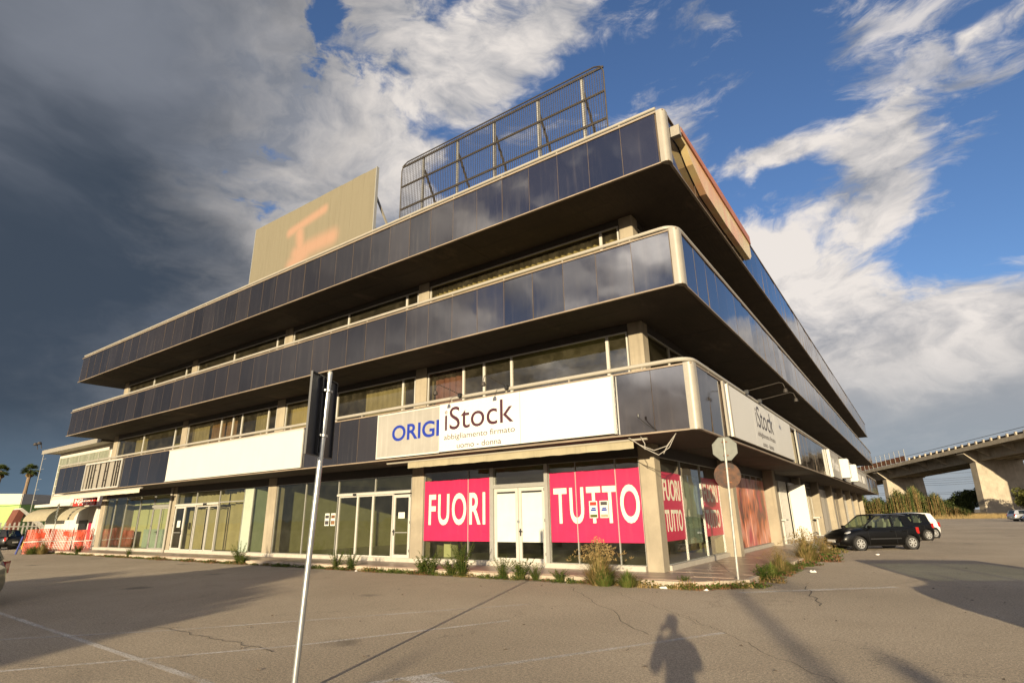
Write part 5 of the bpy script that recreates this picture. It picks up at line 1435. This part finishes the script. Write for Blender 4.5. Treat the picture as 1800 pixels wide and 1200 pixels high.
tree('scrub_tree', 'thin open tree in front of the near viaduct pier at the right edge', (21.5, 128, 0), 5.2, 5.5, 23, 3500, size=.2, leaf='leaf_b', group='trees by the viaduct', base=.1)
tree('scrub_tree', 'dense green bush at the right edge behind the silver estate', (24.5, 122, 0), 4.6, 6.0, 24, 8000, size=.2, group='trees by the viaduct', base=.05)
# trees, bare and in leaf, that stand behind the camera on the sun's side
def at_sun(p_, s_): return (.359*s_+.933*p_, -.933*s_+.359*p_, 0)
for i, (pp, ss, h, w, sd_) in enumerate(((-13.2, 36, 6.3, 6.2, 31), (-20.2, 38, 6.6, 5.6, 32), (-26.0, 36, 6.1, 3.6, 33), (-31.0, 38, 6.4, 4.6, 34), (-16.6, 28, 4.4, 6.5, 35))):
    tree('garden_tree', ('first', 'second', 'third', 'fourth', 'lowest')[i]+' leafy tree of the row along the road behind the camera', at_sun(pp, ss), h, w, sd_, 30000, size=.24, group='leafy trees along the road')
for i, (pp, ss, h, w, sd_) in enumerate(((-4.3, 46, 8.0, 2.4, 41), (-7.6, 52, 8.8, 3.2, 42))):
    tree('bare_tree', ('nearer' if i == 0 else 'farther')+' bare tree standing by the road behind the camera', at_sun(pp, ss), h, w, sd_, 0, bare=True, group='bare trees by the road')
t = thing('cypress', 'small slender cypress by the road behind the camera', 'tree', at_sun(1.35, 34.8))
MB().tube([(0, 0, 0), (0, 0, 4.4)], [.09, .02], 7).build('trunk', 'bark', t)
v, f = leaf_cloud([(0, 0, .6+.33*k) for k in range(13)], [.55-.036*k for k in range(13)], 5000, .09, 50); link('crown', np_mesh('crown', v, f, 'tree_leaf'), t)
t = thing('street_lamp', 'tall street lamp post by the road behind the camera', 'street lamp', at_sun(.42, 52))
MB().tube([(0, 0, 0), (0, 0, 8.6)], [.16, .11], 12).build('post', 'galv_old', t); MB().tube([(0, 0, 8.5), (.6, -.4, 8.9), (1.4, -.9, 8.95)], .05, 8).build('arm', 'galv_old', t)
MB().obox((1.7, -1.1, 8.93), (.35, -.22, 0), (.08, .12, 0), (0, 0, .06)).build('lamp_head', 'galv_old', t)

# giant reeds beyond the far end of the lot
def reed_bed():
    r = np.random.default_rng(77); V, F_ = [], []; n = 5200
    x = r.uniform(-14, 11.5, n); y = 124+r.uniform(0, 16, n)
    hh = (4.3+1.0*np.sin(x*.55)+.7*np.sin(x*1.9+1))*r.uniform(.72, 1.12, n); hh *= np.where(x > 7.5, np.clip((12-x)/4.5, .35, 1), 1)
    out = {'reed': ([], []), 'reed_dry': ([], [])}
    for i in range(n):
        key = 'reed_dry' if r.random() < .16 or y[i] < 126.2 and r.random() < .5 else 'reed'
        vv, ff = out[key]; lx, ly = r.normal(0, .25, 2); b = np.array([x[i], y[i], 0]); e = b+np.array([lx, ly, hh[i]])
        w = .035; o = len(vv); vv += [b+[-w, 0, 0], b+[w, 0, 0], e+[w*.4, 0, 0], e-[w*.4, 0, 0]]; ff.append((o, o+1, o+2, o+3))
        for k in range(9 if key == 'reed' else 5):
            u = r.uniform(.30, 1.0) if key == 'reed' else r.uniform(.1, .9); s = b+(e-b)*u; az = r.uniform(0, 2*PI); L = r.uniform(.5, 1.0)
            d = np.array([math.cos(az), math.sin(az), 0]); m_ = s+d*L*.5+[0, 0, L*.38]; q = s+d*L+[0, 0, L*r.uniform(-.15, .35)]; sd = np.array([-d[1], d[0], 0])*.05
            o = len(vv); vv += [s, m_+sd, q, m_-sd]; ff.append((o, o+1, o+2, o+3))
    vs, fs = [], []
    root = None
    for key, nm_ in (('reed', 'reed_bed'), ('reed_dry', 'dry_reed_bed')):
        vv, ff = out[key]; o = link(nm_, np_mesh(nm_, np.array(vv), np.array(ff), key)); tag(o, kind='stuff')
        o['label'] = 'tall green reed thicket beyond the far end of the lot' if key == 'reed' else 'dry brown reed stalks low in the thicket beyond the lot'; o['category'] = 'reeds'
reed_bed()
# dry grass verge at the edge of the lot
r_ = np.random.default_rng(8); n = 26000
x = r_.uniform(-16, 40, n); y = r_.uniform(118, 150, n); h_ = r_.uniform(.25, 1.0, n)*np.where(y < 121, .5, 1)
b = np.stack([x, y, np.zeros(n)], 1); a = r_.normal(size=(n, 3))*[.12, .12, 0]; w = np.array([.03, .0, 0])
v = np.stack([b-w, b+w, b+a+np.stack([0*x, 0*x, h_], 1)], 1).reshape(-1, 3); o = link('dry_grass', np_mesh('dry_grass', v, np.arange(3*n).reshape(-1, 3), 'dry')); tag(o, 'dry grass verge along the far edge of the lot', 'grass', kind='stuff')
mb = MB()
for i in range(10): x0 = -16+i*6; mb.box(x0, x0+5.9, 150.5, 150.8, 0, .9+.1*math.sin(i*2))
tg = thing('low_wall', 'low broken concrete wall behind the dry grass', 'wall', (0, 0, 0))
for i in range(10): MB().box(-16+i*6, -10.1+i*6, 150.5, 150.8, 0, .9+.1*math.sin(i*2)).build('wall_block', 'viaduct', tg)

# ---- weeds
def blade(mb, b, d, h, w, droop):
    b = Vector(b); d = Vector(d); s = Vector((-d.y, d.x, 0)).normalized()*w
    m_ = b+Vector((d.x*.35, d.y*.35, h*.6)); e = b+Vector((d.x, d.y, h*(1-droop)))
    mb.add([b-s, b+s, m_+s*.8, m_-s*.8, e], [(0, 1, 2, 3), (3, 2, 4)])
def leafy(seed, h=.8, spread=.3, stems=12, leaf=.075):
    r = random.Random(seed); st_ = MB(); lf = MB()
    for i in range(stems):
        az = r.uniform(0, 2*PI); sp = spread*r.uniform(.2, 1); hh = h*r.uniform(.45, 1); base_ = Vector((math.cos(az)*sp*.18, math.sin(az)*sp*.18, 0))
        e = Vector((math.cos(az)*sp, math.sin(az)*sp, hh)); m_ = base_.lerp(e, .5)+Vector((-math.cos(az)*.03, -math.sin(az)*.03, .04))
        st_.tube([base_, m_, e], [.006, .0045, .002], 4)
        k = int(hh/.014)
        for q in range(k):
            u = q/k; p = base_.lerp(m_, u*2) if u < .5 else m_.lerp(e, u*2-1); a2 = q*2.4+r.uniform(-.4, .4); L = leaf*r.uniform(.6, 1.3)*(1.25-.6*u)
            d = Vector((math.cos(a2), math.sin(a2), r.uniform(.1, .8))).normalized()*L; s = Vector((-math.sin(a2), math.cos(a2), 0))*L*.27
            lf.add([p, p+d*.5+s, p+d, p+d*.5-s], [(0, 1, 2, 3)])
    return st_.mesh('stems', 'leaf_b'), lf.mesh('leaves', 'leaf_a'), None
def tuft(seed, h=.8, spread=.4, n=230, m1='dry', m2='leaf_b', seeds=True):
    r = random.Random(seed); a = MB(); b = MB(); c = MB()
    for i in range(n):
        az = r.uniform(0, 2*PI); sp = spread*r.random()**.7; hh = h*r.uniform(.3, 1)*(1-.35*sp/spread); base_ = (math.cos(az)*sp*.35, math.sin(az)*sp*.35, 0)
        if hh > h*.55: sp *= r.uniform(.25, .8)
        tgt = a if r.random() < .6 else b
        blade(tgt, base_, (math.cos(az)*sp, math.sin(az)*sp, 0), hh, .0045, r.uniform(.0, .25))
        if seeds and hh > h*.5 and r.random() < .75:
            e = Vector(base_)+Vector((math.cos(az)*sp, math.sin(az)*sp, hh*.95))
            for q in range(5): d = Vector((r.uniform(-1, 1), r.uniform(-1, 1), r.uniform(-.2, 1)))*.035; c.add([e, e+d+Vector((.006, 0, 0)), e+d*1.6, e+d-Vector((.006, 0, 0))], [(0, 1, 2, 3)])
    return a.mesh('blades', m1), b.mesh('green_blades', m2), c.mesh('seed_heads', m1) if seeds else None
def lowweed(seed, h=.20, spread=.40, n=420, m1='dryred', m2='leaf_a'):
    r = random.Random(seed); a = MB(); b = MB()
    for i in range(n):
        az = r.uniform(0, 2*PI); sp = spread*r.random()**.6; p = Vector((math.cos(az)*sp, math.sin(az)*sp*.55, 0)); hh = h*r.uniform(.2, 1)*(1.1-sp/spread*.7)
        if r.random() < .55: blade(a, p, (r.uniform(-.06, .06), r.uniform(-.06, .06), 0), hh, .006, .1)
        else:
            q = p+Vector((0, 0, hh*.5)); a2 = r.uniform(0, 2*PI); L = r.uniform(.035, .085); d = Vector((math.cos(a2), math.sin(a2), r.uniform(.0, .8))).normalized()*L; s = Vector((-math.sin(a2), math.cos(a2), 0))*L*.3
            b.add([q, q+d*.5+s, q+d, q+d*.5-s], [(0, 1, 2, 3)])
    return a.mesh('stalks', m1), b.mesh('leaves', m2), None
kinds = {'leafy': [leafy(s_, .95, .42, 26) for s_ in (1, 2, 3)], 'bush': [leafy(s_, .52, .34, 34, .07) for s_ in (4, 5)],
         'tuft': [tuft(s_, 1.0, .55, 900) for s_ in (6, 7)], 'green_tuft': [tuft(s_, .62, .42, 700, 'leaf_b', 'leaf_a', False) for s_ in (8, 9)],
         'low': [lowweed(s_) for s_ in (10, 11)], 'low_green': [lowweed(s_, .17, .38, 380, 'leaf_b', 'leaf_a') for s_ in (12, 13)], 'low_dry': [lowweed(s_, .22, .40, 380, 'dry', 'leaf_b') for s_ in (14, 15)]}
def weed(kind, x, y, sc_, label, name='weed', group='weeds along the kerb', cat='weed', sx=1.0):
    ms_ = random.choice(kinds[kind]); t = thing(name, label, cat, (x, y, 0), random.uniform(0, 2*PI) if kind[:3] != 'low' else 0, group)
    if kind in ('leafy', 'bush'): sc_ *= .92; sx *= 1.32
    t.scale = (sc_*sx, sc_*sx, sc_)
    for m_ in ms_:
        if m_ is not None and len(m_.polygons): tag(link(m_.name.split('.')[0], m_, t), kind='stuff')
    return t
W = weed
W('leafy', -19.7, .30, 1.05, 'tall leafy green weed at the kerb below the green window cabinet', 'leafy_weed')
W('bush', -19.3, .22, .9, 'short green weed at the foot of the tall leafy one below the window cabinet', 'leafy_weed')
W('leafy', -13.35, .25, .78, 'bushy green weed at the kerb before the automatic door, left one', 'leafy_weed')
W('leafy', -12.5, .22, .80, 'bushy green weed at the kerb before the automatic door, right one', 'leafy_weed')
W('leafy', -8.75, .22, .92, 'leafy weed with pale buds under the FUORI poster, left one', 'leafy_weed')
W('bush', -9.1, .2, 1.2, 'dense low green weed under the left part of the FUORI poster', 'leafy_weed')
W('leafy', -7.5, .20, 1.12, 'tallest leafy weed, under the right edge of the FUORI poster', 'leafy_weed')
W('bush', -7.9, .2, 1.1, 'green bushy weed between the two leafy ones under the FUORI poster', 'leafy_weed')
W('leafy', -6.0, .18, .72, 'leafy weed before the double door, left one', 'leafy_weed')
W('bush', -5.4, .18, 1.15, 'dark green upright weed before the double door, next to the right post', 'leafy_weed')
W('leafy', -4.9, .2, .55, 'thin leafy weed at the right post of the double door', 'leafy_weed')
W('bush', -4.15, .18, .75, 'small green weed at the kerb left of the dry grass clump', 'leafy_weed')
W('tuft', -2.95, .14, 1.22, 'big dry grass clump with tall seed heads under the TUTTO poster', 'grass_clump')
W('green_tuft', -2.75, .02, 1.0, 'green base of the big dry grass clump under the TUTTO poster', 'grass_clump', sx=1.25)
W('green_tuft', -2.15, .05, .85, 'greener grass clump right of the big dry one', 'grass_clump', sx=1.3)
W('bush', -.98, .62, .62, 'small round dark green weed on the kerb near the pavement corner', 'leafy_weed')
W('bush', .42, 2.45, 1.0, 'green spiky weed just right of the stop sign pole', 'leafy_weed')
W('green_tuft', .42, 3.6, .85, 'green and yellow grass tuft behind the spiky weed', 'grass_clump', sx=1.2)
W('tuft', .45, 4.5, .85, 'yellow grass tuft along the side kerb, second from the sign pole', 'grass_clump')
W('green_tuft', .5, 5.3, .75, 'low grass tuft along the side kerb, third from the sign pole', 'grass_clump', sx=1.3)
W('tuft', .42, 9.4, 1.25, 'tall straw coloured grass tuft on the side kerb before the white panel', 'grass_clump')
W('leafy', .42, 10.2, 1.0, 'green stalk standing in the straw coloured tuft', 'leafy_weed')
W('low', .6, 11.2, 2.0, 'reddish dry weed patch between the straw tuft and the black hatchback', 'low_weed')
W('low', .9, 9.7, 1.6, 'reddish weed patch in front of the straw coloured tuft', 'low_weed')
W('low_dry', .5, 14.6, 1.8, 'dry orange weeds at the nose of the black hatchback', 'low_weed')
W('tuft', .5, 13.2, .7, 'short dry tuft by the kerb near the black hatchback', 'grass_clump')
W('bush', -37.0, .3, 1.1, 'green weed at the right foot of the orange mesh fence', 'leafy_weed')
W('tuft', -40.6, -.35, 1.0, 'dry weeds against the orange mesh fence', 'grass_clump')
W('green_tuft', -41.3, -.6, 1.15, 'green weeds against the orange mesh fence', 'grass_clump', sx=1.8)
W('leafy', -30.2, .3, .6, 'thin stalky weed at the kerb under the drain pipe', 'leafy_weed')
rw = random.Random(4)
spots = []
x = -41.5
while x < -.8: spots.append((x, .27+rw.uniform(-.05, .03))); x += rw.uniform(.35, .95)
for k in range(12): u = k/12; spots.append((-.75+u*1.0, .30+u*1.0-.05+rw.uniform(-.06, .04)))
y = 1.5
while y < 22: spots.append((.34+rw.uniform(-.02, .14), y)); y += rw.uniform(.4, 1.0)
lowmesh = []
groups_ = {'low': 'low reddish kerb weeds', 'low_green': 'low green kerb weeds', 'low_dry': 'low straw coloured kerb weeds'}
desc = {'low': 'low reddish dry weed growing in the kerb joint', 'low_green': 'low green weed growing in the kerb joint', 'low_dry': 'low straw coloured weed growing in the kerb joint'}
for x, y in spots:
    kd = rw.choice(['low', 'low_green', 'low_dry', 'low_green', 'low'])
    if y > 1.35: zone = 'on the side kerb by the sign pole' if y < 4 else ('on the side kerb beyond the grass tufts' if y < 9 else ('on the side kerb before the white panel' if y < 14 else 'on the side kerb beside the black hatchback'))
    elif x > -.8: zone = 'at the rounded pavement corner'
    else: zone = next(z_ for lim, z_ in ((-36, 'beside the orange fence'), (-31, 'below the door with a ladder frame behind'), (-26, 'before the curtained shop'), (-21.3, 'below the green window cabinet'), (-16.5, 'before the big dark shop window'),
                      (-11.6, 'before the automatic door'), (-8.2, 'under the FUORI poster'), (-5.8, 'before the double door'), (9, 'under the TUTTO poster')) if x < lim)
    adj = {'low': 'low reddish dry weed', 'low_green': 'low green weed', 'low_dry': 'low straw coloured weed'}[kd]
    W(kd, x, y, rw.uniform(.6, 1.35), adj+' '+zone, 'low_weed', adj+'s '+zone, sx=rw.uniform(.9, 1.3))

# litter
for k, (x, y, s_, l) in enumerate(((-1.25, .02, .09, 'crumpled white paper by the kerb near the corner'), (1.15, 5.35, .10, 'white scrap of litter on the asphalt right of the side kerb'), (-.3, .1, .06, 'tiny white scrap in the weeds at the corner'),
                                   (.7, 7.6, .06, 'white scrap by the side kerb weeds'), (-14.7, .05, .07, 'small white scrap below the flyers'), (-12.0, .0, .06, 'small white scrap below the narrow door'), (2.3, 13.5, .07, 'scrap of paper in front of the black hatchback'))):
    r = random.Random(k); e = bmesh.new(); bmesh.ops.create_icosphere(e, subdivisions=2, radius=1)
    for v in e.verts: v.co = Vector((v.co.x*s_*r.uniform(.6, 1.3), v.co.y*s_*.6*r.uniform(.6, 1.3), max(0, v.co.z+.6)*s_*.4*r.uniform(.5, 1.3)))
    m_ = bpy.data.meshes.new('litter'); e.to_mesh(m_); e.free(); m_.materials.append(M['litter']); o = link('litter', m_, None, (x, y, .008)); tag(o, l, 'litter', None)
# dark leaves lying about
mb = MB(); r = random.Random(12)
for i in range(240):
    x, y = r.uniform(-10, 9), r.uniform(-10, 16); s = r.uniform(.012, .045); a = r.uniform(0, PI)
    d = Vector((math.cos(a), math.sin(a), 0))*s; e_ = Vector((-d.y, d.x, 0))*.4; p = Vector((x, y, .012)); mb.add([p-d, p-e_+Vector((0, 0, s*.4)), p+d, p+e_], [(0, 1, 2, 3)])
tag(mb.build('fallen_leaves', 'bark'), 'scattered dead leaves and bits on the asphalt', 'leaves', kind='stuff')

# ================================================================== PHOTOGRAPHER (standing behind the view point)
def skin_body(name, joints, edges, m, parent, sub=2, loc=(0, 0, 0)):
    me = bpy.data.meshes.new(name); me.from_pydata([j[0] for j in joints], edges, []); o = bpy.data.objects.new(name, me); C.objects.link(o)
    md = o.modifiers.new('skin', 'SKIN'); md.use_smooth_shade = True
    for i, j in enumerate(joints):
        rr = j[1] if isinstance(j[1], tuple) else (j[1], j[1]); me.skin_vertices[0].data[i].radius = rr
    me.skin_vertices[0].data[0].use_root = True
    s = o.modifiers.new('s', 'SUBSURF'); s.levels = sub; s.render_levels = sub
    bpy.context.view_layer.update(); nm = bpy.data.meshes.new_from_object(o.evaluated_get(bpy.context.evaluated_depsgraph_get()))
    bpy.data.objects.remove(o); nm.materials.clear(); nm.materials.append(M[m])
    for p in nm.polygons: p.use_smooth = True
    return link(name, nm, parent, loc)
fh = Vector((_F.x, _F.y, 0)).normalized(); lh = Vector((-fh.y, fh.x, 0))
ps = thing('person', 'person in a dark jacket and cap standing and holding a camera to the face', 'person', (CAM.x-fh.x*.33, CAM.y-fh.y*.33, 0), math.atan2(fh.y, fh.x))
# local frame: x forward, y left
jt = [((0, 0, .94), (.25, .17)), ((.0, 0, 1.12), (.24, .16)), ((0, 0, 1.30), (.23, .15)), ((0, 0, 1.44), (.15, .11)), ((.02, 0, 1.53), .058), ((.03, 0, 1.58), .056),
      ((0, .19, 1.42), .075), ((.12, .25, 1.20), .085), ((.26, .13, 1.52), .042), ((0, -.19, 1.42), .075), ((.12, -.25, 1.20), .085), ((.26, -.13, 1.52), .042),
      ((0, .10, .90), .10), ((.02, .12, .50), .068), ((-.02, .13, .10), .045), ((.10, .14, .045), .042), ((0, -.10, .90), .10), ((.02, -.12, .50), .068), ((-.02, -.13, .10), .045), ((.10, -.14, .045), .042)]
ed = [(0, 1), (1, 2), (2, 3), (3, 4), (4, 5), (3, 6), (6, 7), (7, 8), (3, 9), (9, 10), (10, 11), (0, 12), (12, 13), (13, 14), (14, 15), (0, 16), (16, 17), (17, 18), (18, 19)]
skin_body('body', jt, ed, 'person_cloth', ps)
e = bmesh.new(); bmesh.ops.create_uvsphere(e, u_segments=20, v_segments=14, radius=1)
for v in e.verts:
    x, y, z = v.co; jaw = 1-.22*max(0, -z)
    v.co = Vector((.05+x*.098*jaw, y*.078*jaw, 1.685+z*.122))
    if x > .75 and abs(y) < .22 and -.35 < z < .1: v.co.x += .018
m_ = bpy.data.meshes.new('head'); e.to_mesh(m_); e.free(); m_.materials.append(M['skin'])
for p in m_.polygons: p.use_smooth = True
hd_ = link('head', m_, ps)
MB().lathe([(0, 1.825), (.06, 1.815), (.095, 1.77), (.104, 1.72), (.100, 1.69)], 20, 'z', (.035, 0, 0)).build('cap', 'hair', hd_, smooth=True)
MB().add([(.11, -.07, 1.73), (.11, .07, 1.73), (.16, .05, 1.725), (.16, -.05, 1.725)], [(0, 1, 2, 3)]).build('cap_peak', 'hair', hd_)
for s_ in (-1, 1):
    MB().lathe([(0, -.012), (.02, -.008), (.03, .004), (.0, .01)], 10, 'y', (.045, s_*.082, 1.68)).build('ear', 'skin', hd_)
    MB().lathe([(0, .006), (.011, .002), (.0, -.006)], 8, 'x', (.140, s_*.032, 1.70)).build('eye', 'black', hd_)
    base_ = Vector((.27, s_*.115, 1.53)); jts = [(tuple(base_), (.040, .030)), (tuple(base_+Vector((.03, -s_*.02, .07))), (.038, .022))]; eds = [(0, 1)]
    hnd = skin_body('hand', jts, eds, 'skin', ps, 2)
    for k, L in enumerate((.062, .072, .068, .052)):
        z = 1.575+.020*k; p0 = base_+Vector((.035, -s_*.01, .03+.018*k)); p1 = p0+Vector((.028, -s_*.022, .004)); p2 = p1+Vector((.006, -s_*L*.45, 0)); p3 = p2+Vector((-.012, -s_*L*.3, 0))
        MB().tube([p0, p1, p2, p3], [.010, .0095, .009, .007], 7).build('finger', 'skin', hnd, smooth=True)
    MB().tube([base_+Vector((-.01, -s_*.01, .02)), base_+Vector((-.02, -s_*.045, .04)), base_+Vector((-.015, -s_*.075, .055))], [.012, .011, .008], 7).build('thumb', 'skin', hnd, smooth=True)
ct = thing('camera_body', 'black camera held up to the face by the person', 'camera', (CAM.x-fh.x*.115, CAM.y-fh.y*.115, 1.60), math.atan2(fh.y, fh.x))
MB().box(-.04, .02, -.07, .07, -.02, .07).box(-.035, .01, -.025, .025, .071, .095).build('housing', 'black', ct); MB().lathe([(.034, .02), (.036, .03), (.036, .07), (.030, .072), (.028, .05)], 18, 'x', (0, 0, .025)).build('lens', 'black', ct, smooth=True)
